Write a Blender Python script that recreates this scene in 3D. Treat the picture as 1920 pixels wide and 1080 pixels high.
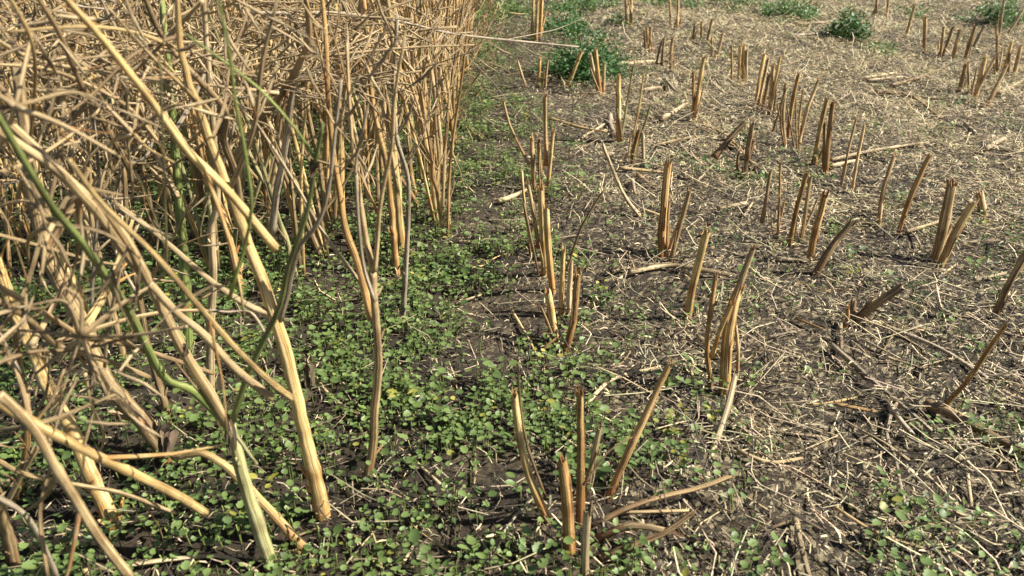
import bpy, math, random
import numpy as np
from mathutils import Vector, Matrix

for o in list(bpy.data.objects):
    bpy.data.objects.remove(o)
scene = bpy.context.scene
col = scene.collection
PI = math.pi

# ------------------------------------------------------------------ camera
H = 0.65
PITCH = math.radians(27.0)
F = 1450.0                               # focal length in photo pixels (1920 wide)
cam_d = bpy.data.cameras.new('camera')
cam = bpy.data.objects.new('camera', cam_d)
col.objects.link(cam)
cam.location = (0, 0, H)
cam.rotation_euler = (PI / 2 - PITCH, 0, 0)
cam_d.sensor_width = 36.0
cam_d.lens = 36.0 * F / 1920.0
cam_d.clip_start = 0.02
cam_d.clip_end = 1500
cam_d.dof.use_dof = True
cam_d.dof.focus_distance = 1.45
cam_d.dof.aperture_fstop = 9.0
scene.camera = cam
scene.render.resolution_x = 1024
scene.render.resolution_y = 576

# ------------------------------------------------------------------ sky and sun
SUN_EL = math.radians(43)
SUN_DIR = Vector((1.0, -0.12, 0)).normalized()          # horizontal direction towards the sun
world = bpy.data.worlds.new('World')
scene.world = world
world.use_nodes = True
nt = world.node_tree
nt.nodes.clear()
w_out = nt.nodes.new('ShaderNodeOutputWorld')
w_bg = nt.nodes.new('ShaderNodeBackground')
w_sky = nt.nodes.new('ShaderNodeTexSky')
w_sky.sky_type = 'NISHITA'
w_sky.sun_disc = False
w_sky.sun_elevation = SUN_EL
w_sky.sun_rotation = math.atan2(SUN_DIR.x, SUN_DIR.y)
w_bg.inputs['Strength'].default_value = 0.05
nt.links.new(w_sky.outputs[0], w_bg.inputs['Color'])
nt.links.new(w_bg.outputs[0], w_out.inputs['Surface'])
sun_l = bpy.data.lights.new('sun', 'SUN')
sun_l.energy = 5.0
sun_l.angle = math.radians(0.5)
sun_l.color = (1.0, 0.95, 0.84)
sun = bpy.data.objects.new('sun', sun_l)
col.objects.link(sun)
sd = Vector((SUN_DIR.x * math.cos(SUN_EL), SUN_DIR.y * math.cos(SUN_EL), math.sin(SUN_EL)))
sun.rotation_euler = sd.to_track_quat('Z', 'Y').to_euler()
sun.location = (6, 0, 6)
vs = scene.view_settings
vs.view_transform = 'Standard'
vs.look = 'None'
vs.exposure = 1.15
vs.gamma = 1.0
vs.use_curve_mapping = False

# ------------------------------------------------------------------ noise and picking points
_rng = np.random.RandomState(7)
_lat = _rng.rand(256, 256)


def vnoise(x, y):
    x = np.asarray(x, float); y = np.asarray(y, float)
    xi = np.floor(x).astype(int); yi = np.floor(y).astype(int)
    fx = x - xi; fy = y - yi
    fx = fx * fx * (3 - 2 * fx); fy = fy * fy * (3 - 2 * fy)
    a = _lat[xi & 255, yi & 255]; b = _lat[(xi + 1) & 255, yi & 255]
    c = _lat[xi & 255, (yi + 1) & 255]; d = _lat[(xi + 1) & 255, (yi + 1) & 255]
    return (a * (1 - fx) + b * fx) * (1 - fy) + (c * (1 - fx) + d * fx) * fy


def fbm(x, y, s, octs=3):
    x = np.asarray(x, float) * s + 31.7; y = np.asarray(y, float) * s + 11.3
    t = 0; a = 0.5
    for i in range(octs):
        t = t + a * vnoise(x, y)
        x = x * 2.03 + 5.1; y = y * 2.03 + 9.7; a *= 0.5
    return t / (1 - 0.5 ** octs)


def gz(x, y):
    """height of the soil"""
    return (fbm(x, y, 2.3, 2) - .5) * .035 + (fbm(x, y, 11.0, 3) - .5) * .03


def sstep(a, b, x):
    t = np.clip((np.asarray(x, float) - a) / (b - a), 0, 1)
    return t * t * (3 - 2 * t)


ROW = 0.018          # rows run a touch to the right of the heading


def lat(x, y):
    """distance across the drill rows: 0 at the first stubble row, negative into the standing crop"""
    return x - .058 - ROW * y


CP, SP = math.cos(PITCH), math.sin(PITCH)


def ray(u, v):
    a = (u - 960) / F; b = (540 - v) / F
    return Vector((a, CP + b * SP, -SP + b * CP))


def ground(u, v):
    d = ray(u, v)
    t = -H / d.z
    for _ in range(3):
        t = (float(gz(d.x * t, d.y * t)) - H) / d.z
    p = d * t
    return Vector((p.x, p.y, p.z + H))


def at_depth(u, v, Y):
    d = ray(u, v)
    t = Y / d.y
    return Vector((d.x * t, Y, H + d.z * t))


def px2m(w, p):
    """width in photo pixels of something at point p -> metres"""
    depth = p.y * CP + (H - p.z) * SP
    return w * depth / F


# ------------------------------------------------------------------ mesh helpers
def obj(name, me, parent=None, mat=None):
    o = bpy.data.objects.new(name, me)
    col.objects.link(o)
    if parent is not None:
        o.parent = parent
    if mat is not None and me is not None and not me.materials:
        me.materials.append(mat)
    return o


def thing(name, label, cat, loc, group=None):
    o = bpy.data.objects.new(name, None)
    col.objects.link(o)
    o.location = loc
    o.empty_display_size = .02
    tag(o, label, cat, group)
    return o


def tag(o, label, cat, group=None):
    o['label'] = label; o['category'] = cat
    if group:
        o['group'] = group


def smooth_path(pts, n):
    """Catmull-Rom through pts, n samples"""
    P = [Vector(p) for p in pts]
    if len(P) == 2:
        P = [P[0], P[0].lerp(P[1], .5), P[1]]
    Q = [P[0] * 2 - P[1]] + P + [P[-1] * 2 - P[-2]]
    segs = len(P) - 1
    out = []
    for i in range(n):
        t = i / (n - 1) * segs
        k = min(int(t), segs - 1); f = t - k
        a, b, c, d = Q[k], Q[k + 1], Q[k + 2], Q[k + 3]
        out.append(.5 * ((2 * b) + (c - a) * f + (2 * a - 5 * b + 4 * c - d) * f * f + (3 * b - a - 3 * c + d) * f ** 3))
    return out


class Mesh:
    """collects tubes and blades with uv = (around, metres along)"""
    def __init__(self):
        self.v = []; self.f = []; self.uv = []

    def tube(self, pts, rad, sides=8, rib=0.0, rnd=None, cap0=True, cap1=True, jag=0.0, wob=0.0, v0=0.0, split=0.0):
        rnd = rnd or random
        n = len(pts); base = len(self.v)
        ph = rnd.random() * 6.28
        ribs = [1 + rib * (1 if (k % 2) else -1) * rnd.uniform(.5, 1) for k in range(sides)]
        up = Vector((0.31, 0.22, .93)) if abs((pts[-1] - pts[0]).normalized().z) < .7 else Vector((1, .2, .1))
        L = v0; last = None
        vv = []
        for i in range(n):
            t = (pts[min(i + 1, n - 1)] - pts[max(i - 1, 0)])
            t = t.normalized() if t.length > 1e-9 else Vector((0, 0, 1))
            a = t.cross(up)
            a = a.normalized() if a.length > 1e-6 else Vector((1, 0, 0))
            b = t.cross(a)
            if last is not None:
                L += (pts[i] - last).length
            last = pts[i]
            r = rad[i] * (1 + wob * rnd.uniform(-1, 1))
            for k in range(sides):
                an = ph + 2 * PI * k / sides
                p = pts[i] + (a * math.cos(an) + b * math.sin(an)) * r * ribs[k] * (1 + rib * .35 * rnd.uniform(-1, 1))
                if jag and i == n - 1:
                    p = p + t * jag * rnd.uniform(-1, 1)
                self.v.append(p)
                vv.append(L)
        for i in range(n - 1):
            for k in range(sides):
                k2 = (k + 1) % sides
                q = (base + i * sides + k, base + i * sides + k2, base + (i + 1) * sides + k2, base + (i + 1) * sides + k)
                self.f.append(q)
                u0, u1 = k / sides, (k + 1) / sides
                self.uv += [(u0, vv[i * sides]), (u1, vv[i * sides]), (u1, vv[(i + 1) * sides]), (u0, vv[(i + 1) * sides])]
        if cap0:
            q = tuple(base + k for k in reversed(range(sides)))
            self.f.append(q); self.uv += [(.5, vv[0])] * sides
        if cap1:
            q = tuple(base + (n - 1) * sides + k for k in range(sides))
            self.f.append(q); self.uv += [(.5, vv[-1])] * sides
        return L

    def ring_disc(self, c, t, r, sides=8):
        a = t.cross(Vector((.3, .9, .1))).normalized(); b = t.cross(a)
        base = len(self.v)
        self.v.append(c + t * r * .35)
        for k in range(sides):
            an = 2 * PI * k / sides
            self.v.append(c + (a * math.cos(an) + b * math.sin(an)) * r)
        for k in range(sides):
            self.f.append((base, base + 1 + k, base + 1 + (k + 1) % sides))
            self.uv += [(.5, .5), (.6, .5), (.6, .6)]

    def build(self, name, smooth=True):
        me = bpy.data.meshes.new(name)
        me.from_pydata([tuple(p) for p in self.v], [], self.f)
        ul = me.uv_layers.new(name='UVMap')
        ul.data.foreach_set('uv', np.array(self.uv, dtype=np.float32).ravel())
        if smooth:
            me.polygons.foreach_set('use_smooth', [True] * len(me.polygons))
        me.update()
        return me


def raw_mesh(name, V, Fc, nper, colr=None, smooth=False):
    """fast mesh from numpy: V (n,3), Fc (m,nper)"""
    me = bpy.data.meshes.new(name)
    me.vertices.add(len(V)); me.vertices.foreach_set('co', V.astype(np.float32).ravel())
    m = len(Fc)
    me.loops.add(m * nper); me.loops.foreach_set('vertex_index', Fc.astype(np.int32).ravel())
    me.polygons.add(m)
    me.polygons.foreach_set('loop_start', np.arange(0, m * nper, nper, dtype=np.int32))
    try:
        me.polygons.foreach_set('loop_total', np.full(m, nper, dtype=np.int32))
    except Exception:
        pass
    if smooth:
        me.polygons.foreach_set('use_smooth', np.ones(m, dtype=bool))
    me.update(calc_edges=True)
    if colr is not None:
        at = me.attributes.new('tint', 'FLOAT_COLOR', 'POINT')
        c4 = np.ones((len(V), 4), dtype=np.float32); c4[:, :3] = colr
        at.data.foreach_set('color', c4.ravel())
    me.validate()
    return me


# ------------------------------------------------------------------ materials
def new_mat(name):
    m = bpy.data.materials.new(name)
    m.use_nodes = True
    n = m.node_tree.nodes
    b = n['Principled BSDF']
    return m, m.node_tree, n, b


def ramp(nt_, stops):
    r = nt_.nodes.new('ShaderNodeValToRGB')
    e = r.color_ramp.elements
    e[0].position, e[0].color = stops[0][0], (*stops[0][1], 1)
    e[1].position, e[1].color = stops[-1][0], (*stops[-1][1], 1)
    for p, c in stops[1:-1]:
        q = e.new(p); q.color = (*c, 1)
    return r


def stalk_mat(name, dark, mid, light, base=None, base_h=.10, spots=.35, rough=.62):
    """dry stem: streaks run along it, blotches and black specks, rusty foot"""
    m, t, n, b = new_mat(name)
    L = t.links
    uv = n.new('ShaderNodeUVMap')
    info = n.new('ShaderNodeObjectInfo')
    mp = n.new('ShaderNodeVectorMath'); mp.operation = 'MULTIPLY'
    mp.inputs[1].default_value = (17, 5.5, 1)
    L.new(uv.outputs[0], mp.inputs[0])
    off = n.new('ShaderNodeCombineXYZ')
    mul = n.new('ShaderNodeMath'); mul.operation = 'MULTIPLY'; mul.inputs[1].default_value = 57
    L.new(info.outputs['Random'], mul.inputs[0])
    L.new(mul.outputs[0], off.inputs[2]); L.new(mul.outputs[0], off.inputs[1])
    add = n.new('ShaderNodeVectorMath'); L.new(mp.outputs[0], add.inputs[0]); L.new(off.outputs[0], add.inputs[1])
    nz = n.new('ShaderNodeTexNoise'); nz.inputs['Scale'].default_value = 1.0; nz.inputs['Detail'].default_value = 5
    nz.inputs['Roughness'].default_value = .7
    L.new(add.outputs[0], nz.inputs['Vector'])
    r = ramp(t, [(.36, tuple(c * .55 for c in dark)), (.43, dark), (.52, mid), (.64, light)])
    L.new(nz.outputs['Fac'], r.inputs[0])
    # large blotches in object space
    tc = n.new('ShaderNodeTexCoord')
    nb = n.new('ShaderNodeTexNoise'); nb.inputs['Scale'].default_value = 22; nb.inputs['Detail'].default_value = 3
    L.new(tc.outputs['Object'], nb.inputs['Vector'])
    rb = ramp(t, [(.33, (.42, .36, .30)), (.5, (.95, .93, .9)), (.65, (1.18, 1.13, 1.05))])
    L.new(nb.outputs['Fac'], rb.inputs[0])
    mx = n.new('ShaderNodeMix'); mx.data_type = 'RGBA'; mx.blend_type = 'MULTIPLY'; mx.inputs[0].default_value = .75
    L.new(r.outputs[0], mx.inputs[6]); L.new(rb.outputs[0], mx.inputs[7])
    cur = mx.outputs[2]
    if base:
        sep = n.new('ShaderNodeSeparateXYZ'); L.new(uv.outputs[0], sep.inputs[0])
        mr = n.new('ShaderNodeMapRange'); mr.inputs[1].default_value = base_h; mr.inputs[2].default_value = base_h * .15
        L.new(sep.outputs[1], mr.inputs[0])
        mm = n.new('ShaderNodeMath'); mm.operation = 'MULTIPLY'
        rn = ramp(t, [(.38, (0, 0, 0)), (.58, (1, 1, 1))])
        nb2 = n.new('ShaderNodeTexNoise'); nb2.inputs['Scale'].default_value = 35; L.new(tc.outputs['Object'], nb2.inputs['Vector'])
        L.new(nb2.outputs['Fac'], rn.inputs[0])
        L.new(mr.outputs[0], mm.inputs[0]); L.new(rn.outputs[0], mm.inputs[1])
        m2 = n.new('ShaderNodeMix'); m2.data_type = 'RGBA'
        m2.inputs[7].default_value = (*base, 1)
        L.new(mm.outputs[0], m2.inputs[0]); L.new(cur, m2.inputs[6])
        cur = m2.outputs[2]
    # black mould specks
    vo = n.new('ShaderNodeTexNoise'); vo.inputs['Scale'].default_value = 160; vo.inputs['Detail'].default_value = 2
    L.new(tc.outputs['Object'], vo.inputs['Vector'])
    rs = ramp(t, [(.64, (0, 0, 0)), (.72, (spots, spots, spots))])
    L.new(vo.outputs['Fac'], rs.inputs[0])
    m3 = n.new('ShaderNodeMix'); m3.data_type = 'RGBA'; m3.inputs[7].default_value = (.06, .04, .025, 1)
    L.new(rs.outputs[0], m3.inputs[0]); L.new(cur, m3.inputs[6])
    hsv = n.new('ShaderNodeHueSaturation')
    v1 = n.new('ShaderNodeMapRange'); v1.inputs[3].default_value = .72; v1.inputs[4].default_value = 1.18
    L.new(info.outputs['Random'], v1.inputs[0]); L.new(v1.outputs[0], hsv.inputs['Value'])
    L.new(m3.outputs[2], hsv.inputs['Color'])
    L.new(hsv.outputs[0], b.inputs['Base Color'])
    b.inputs['Roughness'].default_value = rough
    bp = n.new('ShaderNodeBump'); bp.inputs['Strength'].default_value = .9; bp.inputs['Distance'].default_value = .002
    L.new(nz.outputs['Fac'], bp.inputs['Height']); L.new(bp.outputs[0], b.inputs['Normal'])
    return m


def leaf_mat(name, tintattr=False, c0=(.055, .095, .026), c1=(.115, .18, .048), c2=(.21, .285, .09)):
    m, t, n, b = new_mat(name)
    L = t.links
    tc = n.new('ShaderNodeTexCoord')
    nz = n.new('ShaderNodeTexNoise'); nz.inputs['Scale'].default_value = 60; nz.inputs['Detail'].default_value = 3
    L.new(tc.outputs['Object'], nz.inputs['Vector'])
    if tintattr:
        at = n.new('ShaderNodeAttribute'); at.attribute_name = 'tint'
        rr = ramp(t, [(.3, (.75, .78, .75)), (.7, (1.2, 1.18, 1.1))])
        L.new(nz.outputs['Fac'], rr.inputs[0])
        mx = n.new('ShaderNodeMix'); mx.data_type = 'RGBA'; mx.blend_type = 'MULTIPLY'; mx.inputs[0].default_value = 1
        L.new(at.outputs['Color'], mx.inputs[6]); L.new(rr.outputs[0], mx.inputs[7])
        c = mx.outputs[2]
    else:
        info = n.new('ShaderNodeObjectInfo')
        ad = n.new('ShaderNodeMath'); ad.operation = 'MULTIPLY_ADD'; ad.inputs[1].default_value = .35
        L.new(nz.outputs['Fac'], ad.inputs[0]); 
        m2 = n.new('ShaderNodeMath'); m2.operation = 'MULTIPLY'; m2.inputs[1].default_value = .7
        L.new(info.outputs['Random'], m2.inputs[0]); L.new(m2.outputs[0], ad.inputs[2])
        r = ramp(t, [(.12, c0), (.5, c1), (.9, c2)])
        L.new(ad.outputs[0], r.inputs[0])
        c = r.outputs[0]
    L.new(c, b.inputs['Base Color'])
    b.inputs['Roughness'].default_value = .5
    tr = n.new('ShaderNodeBsdfTranslucent')
    L.new(c, tr.inputs[0])
    ms = n.new('ShaderNodeMixShader'); ms.inputs[0].default_value = .28
    L.new(b.outputs[0], ms.inputs[1]); L.new(tr.outputs[0], ms.inputs[2])
    L.new(ms.outputs[0], n['Material Output'].inputs['Surface'])
    return m


def tint_mat(name, rough=.7, streak=40):
    m, t, n, b = new_mat(name)
    L = t.links
    at = n.new('ShaderNodeAttribute'); at.attribute_name = 'tint'
    tc = n.new('ShaderNodeTexCoord')
    nz = n.new('ShaderNodeTexNoise'); nz.inputs['Scale'].default_value = streak * 6; nz.inputs['Detail'].default_value = 3
    L.new(tc.outputs['Object'], nz.inputs['Vector'])
    rr = ramp(t, [(.3, (.6, .58, .55)), (.7, (1.2, 1.18, 1.15))])
    L.new(nz.outputs['Fac'], rr.inputs[0])
    mx = n.new('ShaderNodeMix'); mx.data_type = 'RGBA'; mx.blend_type = 'MULTIPLY'; mx.inputs[0].default_value = 1
    L.new(at.outputs['Color'], mx.inputs[6]); L.new(rr.outputs[0], mx.inputs[7])
    L.new(mx.outputs[2], b.inputs['Base Color'])
    b.inputs['Roughness'].default_value = rough
    return m


def soil_mat():
    m, t, n, b = new_mat('soil')
    L = t.links
    tc = n.new('ShaderNodeTexCoord')
    n1 = n.new('ShaderNodeTexNoise'); n1.inputs['Scale'].default_value = 3; n1.inputs['Detail'].default_value = 8; n1.inputs['Roughness'].default_value = .7
    n2 = n.new('ShaderNodeTexNoise'); n2.inputs['Scale'].default_value = 90; n2.inputs['Detail'].default_value = 6; n2.inputs['Roughness'].default_value = .75
    for q in (n1, n2):
        L.new(tc.outputs['Object'], q.inputs['Vector'])
    r1 = ramp(t, [(.35, (.018, .012, .006)), (.55, (.040, .028, .014)), (.75, (.095, .07, .036))])
    L.new(n1.outputs['Fac'], r1.inputs[0])
    r2 = ramp(t, [(.3, (.45, .43, .4)), (.6, (1.1, 1.08, 1.05)), (.8, (2.0, 1.9, 1.7))])
    L.new(n2.outputs['Fac'], r2.inputs[0])
    mx = n.new('ShaderNodeMix'); mx.data_type = 'RGBA'; mx.blend_type = 'MULTIPLY'; mx.inputs[0].default_value = 1
    L.new(r1.outputs[0], mx.inputs[6]); L.new(r2.outputs[0], mx.inputs[7])
    # trodden-in chaff dust on the harvested side of the field
    vo = n.new('ShaderNodeTexVoronoi'); vo.inputs['Scale'].default_value = 230
    wv = n.new('ShaderNodeVectorMath'); wv.operation = 'MULTIPLY'; wv.inputs[1].default_value = (1, .45, 1)
    rot = n.new('ShaderNodeVectorRotate'); rot.rotation_type = 'Z_AXIS'; rot.inputs['Angle'].default_value = .7
    L.new(tc.outputs['Object'], rot.inputs['Vector']); L.new(rot.outputs[0], wv.inputs[0]); L.new(wv.outputs[0], vo.inputs['Vector'])
    sp = n.new('ShaderNodeSeparateColor'); L.new(vo.outputs['Color'], sp.inputs[0])
    rv = ramp(t, [(.40, (.020, .014, .007)), (.64, (.10, .074, .040)), (.86, (.27, .215, .125)), (.96, (.44, .36, .22))])
    L.new(sp.outputs[0], rv.inputs[0])
    sx = n.new('ShaderNodeSeparateXYZ'); L.new(tc.outputs['Object'], sx.inputs[0])
    n3 = n.new('ShaderNodeTexNoise'); n3.inputs['Scale'].default_value = 6; n3.inputs['Detail'].default_value = 4
    L.new(tc.outputs['Object'], n3.inputs['Vector'])
    ma = n.new('ShaderNodeMath'); ma.operation = 'MULTIPLY_ADD'; ma.inputs[1].default_value = .9; ma.inputs[2].default_value = -.45
    L.new(n3.outputs['Fac'], ma.inputs[0])
    mb_ = n.new('ShaderNodeMath'); mb_.operation = 'ADD'
    L.new(ma.outputs[0], mb_.inputs[0]); L.new(sx.outputs[0], mb_.inputs[1])
    mr = n.new('ShaderNodeMapRange'); mr.inputs[1].default_value = -.15; mr.inputs[2].default_value = .22; mr.inputs[4].default_value = .6
    L.new(mb_.outputs[0], mr.inputs[0])
    m9 = n.new('ShaderNodeMix'); m9.data_type = 'RGBA'
    L.new(mr.outputs[0], m9.inputs[0]); L.new(mx.outputs[2], m9.inputs[6]); L.new(rv.outputs[0], m9.inputs[7])
    L.new(m9.outputs[2], b.inputs['Base Color'])
    b.inputs['Roughness'].default_value = .92
    bp = n.new('ShaderNodeBump'); bp.inputs['Strength'].default_value = .9; bp.inputs['Distance'].default_value = .006
    L.new(n2.outputs['Fac'], bp.inputs['Height']); L.new(bp.outputs[0], b.inputs['Normal'])
    return m


M_SOIL = soil_mat()
M_GOLD = stalk_mat('stalk_gold', (.36, .23, .085), (.64, .455, .185), (.80, .63, .33), base=(.44, .20, .05), base_h=.11)
M_TAN = stalk_mat('stalk_tan', (.27, .18, .08), (.52, .375, .19), (.70, .55, .32), base=(.36, .16, .05), base_h=.09)
M_BROWN = stalk_mat('stalk_brown', (.14, .09, .04), (.33, .225, .11), (.52, .38, .205), base=(.2, .09, .03), base_h=.08, spots=.5)
M_RUST = stalk_mat('stalk_rust', (.22, .12, .035), (.48, .29, .105), (.70, .50, .24), base=(.30, .115, .03), base_h=.12, spots=.5)
M_GREY = stalk_mat('stalk_grey', (.20, .155, .105), (.40, .325, .23), (.58, .50, .37), spots=.5)
M_PALE = stalk_mat('stalk_pale', (.32, .23, .12), (.55, .43, .25), (.71, .59, .38), spots=.25)
M_GREEN = stalk_mat('stalk_green', (.13, .17, .045), (.24, .29, .085), (.40, .43, .17), spots=.2, rough=.5)
M_LIME = stalk_mat('stalk_lime', (.19, .25, .05), (.30, .37, .09), (.42, .46, .16), spots=.1, rough=.5)
M_OLIVE = stalk_mat('stalk_olive', (.22, .20, .09), (.36, .34, .15), (.50, .46, .25), spots=.3)
M_PITH = stalk_mat('pith', (.42, .33, .20), (.66, .55, .37), (.80, .70, .52), spots=.2, rough=.85)
M_POD = stalk_mat('pod_husk', (.25, .165, .08), (.50, .37, .20), (.74, .60, .38), spots=.35)
M_LEAF = leaf_mat('seedling_leaf')
M_LEAFT = leaf_mat('seedling_leaf_mass', True)
M_CHAFF = tint_mat('chaff')

# ------------------------------------------------------------------ ground
def build_ground():
    x0, x1, y0, y1, s = -5.2, 6.2, -.6, 9.2, .042
    xs = np.arange(x0, x1 + 1e-6, s); ys = np.arange(y0, y1 + 1e-6, s)
    X, Y = np.meshgrid(xs, ys)
    fade = np.minimum.reduce([sstep(x0, x0 + .5, X), 1 - sstep(x1 - .5, x1, X), sstep(y0, y0 + .2, Y), 1 - sstep(y1 - .5, y1, Y)])
    Z = gz(X, Y) * fade
    nx, ny = len(xs), len(ys)
    V = np.stack([X.ravel(), Y.ravel(), Z.ravel()], 1)
    idx = np.arange(nx * ny).reshape(ny, nx)
    Fc = np.stack([idx[:-1, :-1].ravel(), idx[:-1, 1:].ravel(), idx[1:, 1:].ravel(), idx[1:, :-1].ravel()], 1)
    # skirt to the horizon
    R = 600.0
    ex = [-R, xs[0], xs[-1], R]; ey = [-R, ys[0], ys[-1], R]
    cx = [None, 0, nx - 1, None]; cy = [None, 0, ny - 1, None]
    n0 = len(V); extra = []
    ids = {}
    for j in range(4):
        for i in range(4):
            if cx[i] is not None and cy[j] is not None:
                ids[i, j] = idx[cy[j], cx[i]]
            else:
                ids[i, j] = n0 + len(extra); extra.append((ex[i], ey[j], 0))
    V = np.vstack([V, np.array(extra)])
    F2 = [(ids[i, j], ids[i + 1, j], ids[i + 1, j + 1], ids[i, j + 1]) for j in range(3) for i in range(3) if not (i == 1 and j == 1)]
    Fc = np.vstack([Fc, np.array(F2)])
    me = raw_mesh('ground', V, Fc, 4, smooth=True)
    o = obj('ground', me, mat=M_SOIL)
    o['kind'] = 'structure'
    return o


build_ground()

# ------------------------------------------------------------------ loose chaff (uncountable)
def pale_map(x, y):
    s = lat(x, y)
    p = fbm(x, y, 1.7, 3) * .9 + fbm(x, y, 6.0, 2) * .5 - .42
    p = p + .30 * sstep(.2, 1.3, s) + .30 * sstep(1.1, 3.2, y) * sstep(-.02, .3, s)
    p = p - .25 * (1 - sstep(-.1, .15, s)) - .17 * (1 - sstep(.75, 1.5, y)) - .30 * sstep(.52, .70, fbm(x + 17, y + 5, 3.1, 3))
    return np.clip(p * 1.25 - .10, 0, 1)


def pile(x, y):
    return .014 * sstep(.48, .70, fbm(x + 3, y + 8, 15.0, 2)) * sstep(-.15, .1, lat(x, y))


def chaff_spots(r, N):
    y = .45 + 6.8 * r.rand(N * 4) ** 1.5
    half = .30 + .74 * y
    x = r.rand(N * 4) * (2 * half + .7) - half
    s = lat(x, y)
    keep = np.where(x > half, .7, 1.0) * np.clip(half / 1.6, .45, 1) * (.72 + .28 * sstep(-.25, .05, s)) * (.50 + .80 * pale_map(x, y))
    k = r.rand(N * 4) < keep
    return x[k][:N], y[k][:N]


def chaff_colour(r, x, y, n, fresh_more=0.0):
    pl = pale_map(x, y)
    w = r.rand(n)
    pr = np.clip(.10 + fresh_more + .85 * pl, 0, .92)
    fresh = np.array([.69, .575, .36]); grey = np.array([.42, .345, .225]); dark = np.array([.06, .043, .026])
    c = np.where((w < pr)[:, None], fresh, np.where((w < pr + (1 - pr) * .42)[:, None], grey, dark))
    c = c * r.uniform(.6, 1.28, n)[:, None] * (1 + r.normal(0, .05, (n, 3)))
    return np.clip(c, .02, .82)


def build_chaff(N=62000, NS=220000, seed=3):
    r = np.random.RandomState(seed)
    # straws: bent three-sided prisms
    x, y = chaff_spots(r, N)
    n = len(x)
    pl = pale_map(x, y)
    big = r.rand(n)
    length = np.where(big < .50, r.uniform(.010, .026, n), np.where(big < .88, r.uniform(.024, .055, n), r.uniform(.05, .13, n)))
    length *= 1 + .10 * np.clip(y - 2, 0, 5)
    rad = np.clip(length * r.uniform(.007, .024, n), .00025, .0009) * (1 + .14 * np.clip(y - 1.5, 0, 5))
    ang = r.rand(n) * PI
    ang = np.where(r.rand(n) < .40, r.normal(2.3, .5, n), ang)
    tilt = r.normal(0, .24, n)
    bend = r.normal(0, .28, n) * length
    bend = np.where(r.rand(n) < .12, bend * 2.6, bend)
    z = gz(x, y) + pile(x, y) * r.rand(n) ** .5 + r.rand(n) ** 1.6 * (.012 + .010 * pl + .010 * sstep(-.05, -.25, lat(x, y))) + .001 + np.abs(np.sin(tilt)) * length * .35
    D = np.stack([np.cos(ang) * np.cos(tilt), np.sin(ang) * np.cos(tilt), np.sin(tilt)], 1)
    S = np.stack([-np.sin(ang), np.cos(ang), np.zeros(n)], 1)
    U = np.cross(D, S)
    C = np.stack([x, y, z], 1)
    V = np.zeros((n, 9, 3))
    for i, t in enumerate((-.5, 0, .5)):
        cen = C + D * (length * t)[:, None] + S * (bend * (.25 - t * t) * 2)[:, None]
        rr = rad * (1 if i == 1 else .75)
        for q in range(3):
            a = q * 2 * PI / 3 + .5
            V[:, i * 3 + q] = cen + S * (rr * 1.5 * math.cos(a))[:, None] + U * (rr * math.sin(a))[:, None]
    fc = np.array([[i * 3 + q, i * 3 + (q + 1) % 3, i * 3 + 3 + (q + 1) % 3, i * 3 + 3 + q] for i in range(2) for q in range(3)])
    F1 = ((np.arange(n) * 9)[:, None, None] + fc[None]).reshape(-1, 4)
    C1 = np.repeat(chaff_colour(r, x, y, n), 9, 0)
    V1 = V.reshape(-1, 3)
    # husks and crumbs: small folded flakes
    x, y = chaff_spots(r, NS)
    n = len(x)
    pl = pale_map(x, y)
    length = r.uniform(.004, .016, n) * (1 + .16 * np.clip(y - 1.4, 0, 6))
    wid = length * r.uniform(.06, .18, n)
    ang = r.rand(n) * 2 * PI
    tilt = r.normal(0, .40, n); roll = r.normal(0, .6, n)
    z = gz(x, y) + pile(x, y) * r.rand(n) ** .5 + r.rand(n) ** 1.4 * (.007 + .010 * pl) + .0012 + np.abs(np.sin(tilt)) * length * .4
    D = np.stack([np.cos(ang) * np.cos(tilt), np.sin(ang) * np.cos(tilt), np.sin(tilt)], 1)
    S0 = np.stack([-np.sin(ang), np.cos(ang), np.zeros(n)], 1)
    U0 = np.cross(D, S0)
    S = S0 * np.cos(roll)[:, None] + U0 * np.sin(roll)[:, None]
    U = np.cross(D, S)
    C = np.stack([x, y, z], 1)
    kink = r.uniform(.05, .25, n) * length
    V = np.zeros((n, 6, 3))
    for i, t in enumerate((-.5, 0, .5)):
        cen = C + D * (length * t)[:, None] + U * (kink * (1 if i == 1 else 0))[:, None]
        w = wid * (1 if i == 1 else .6)
        V[:, i * 2] = cen - S * (w * .5)[:, None]
        V[:, i * 2 + 1] = cen + S * (w * .5)[:, None]
    fc = np.array([[0, 1, 3, 2], [2, 3, 5, 4]])
    F2 = ((np.arange(n) * 6)[:, None, None] + fc[None]).reshape(-1, 4) + len(V1)
    C2 = np.repeat(chaff_colour(r, x, y, n, .06), 6, 0)
    me = raw_mesh('straw_chaff', np.vstack([V1, V.reshape(-1, 3)]), np.vstack([F1, F2]), 4, np.vstack([C1, C2]))
    o = obj('straw_chaff', me, mat=M_CHAFF)
    o['kind'] = 'stuff'
    tag(o, 'loose chopped straw and chaff scattered over the soil', 'straw')


build_chaff()

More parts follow.
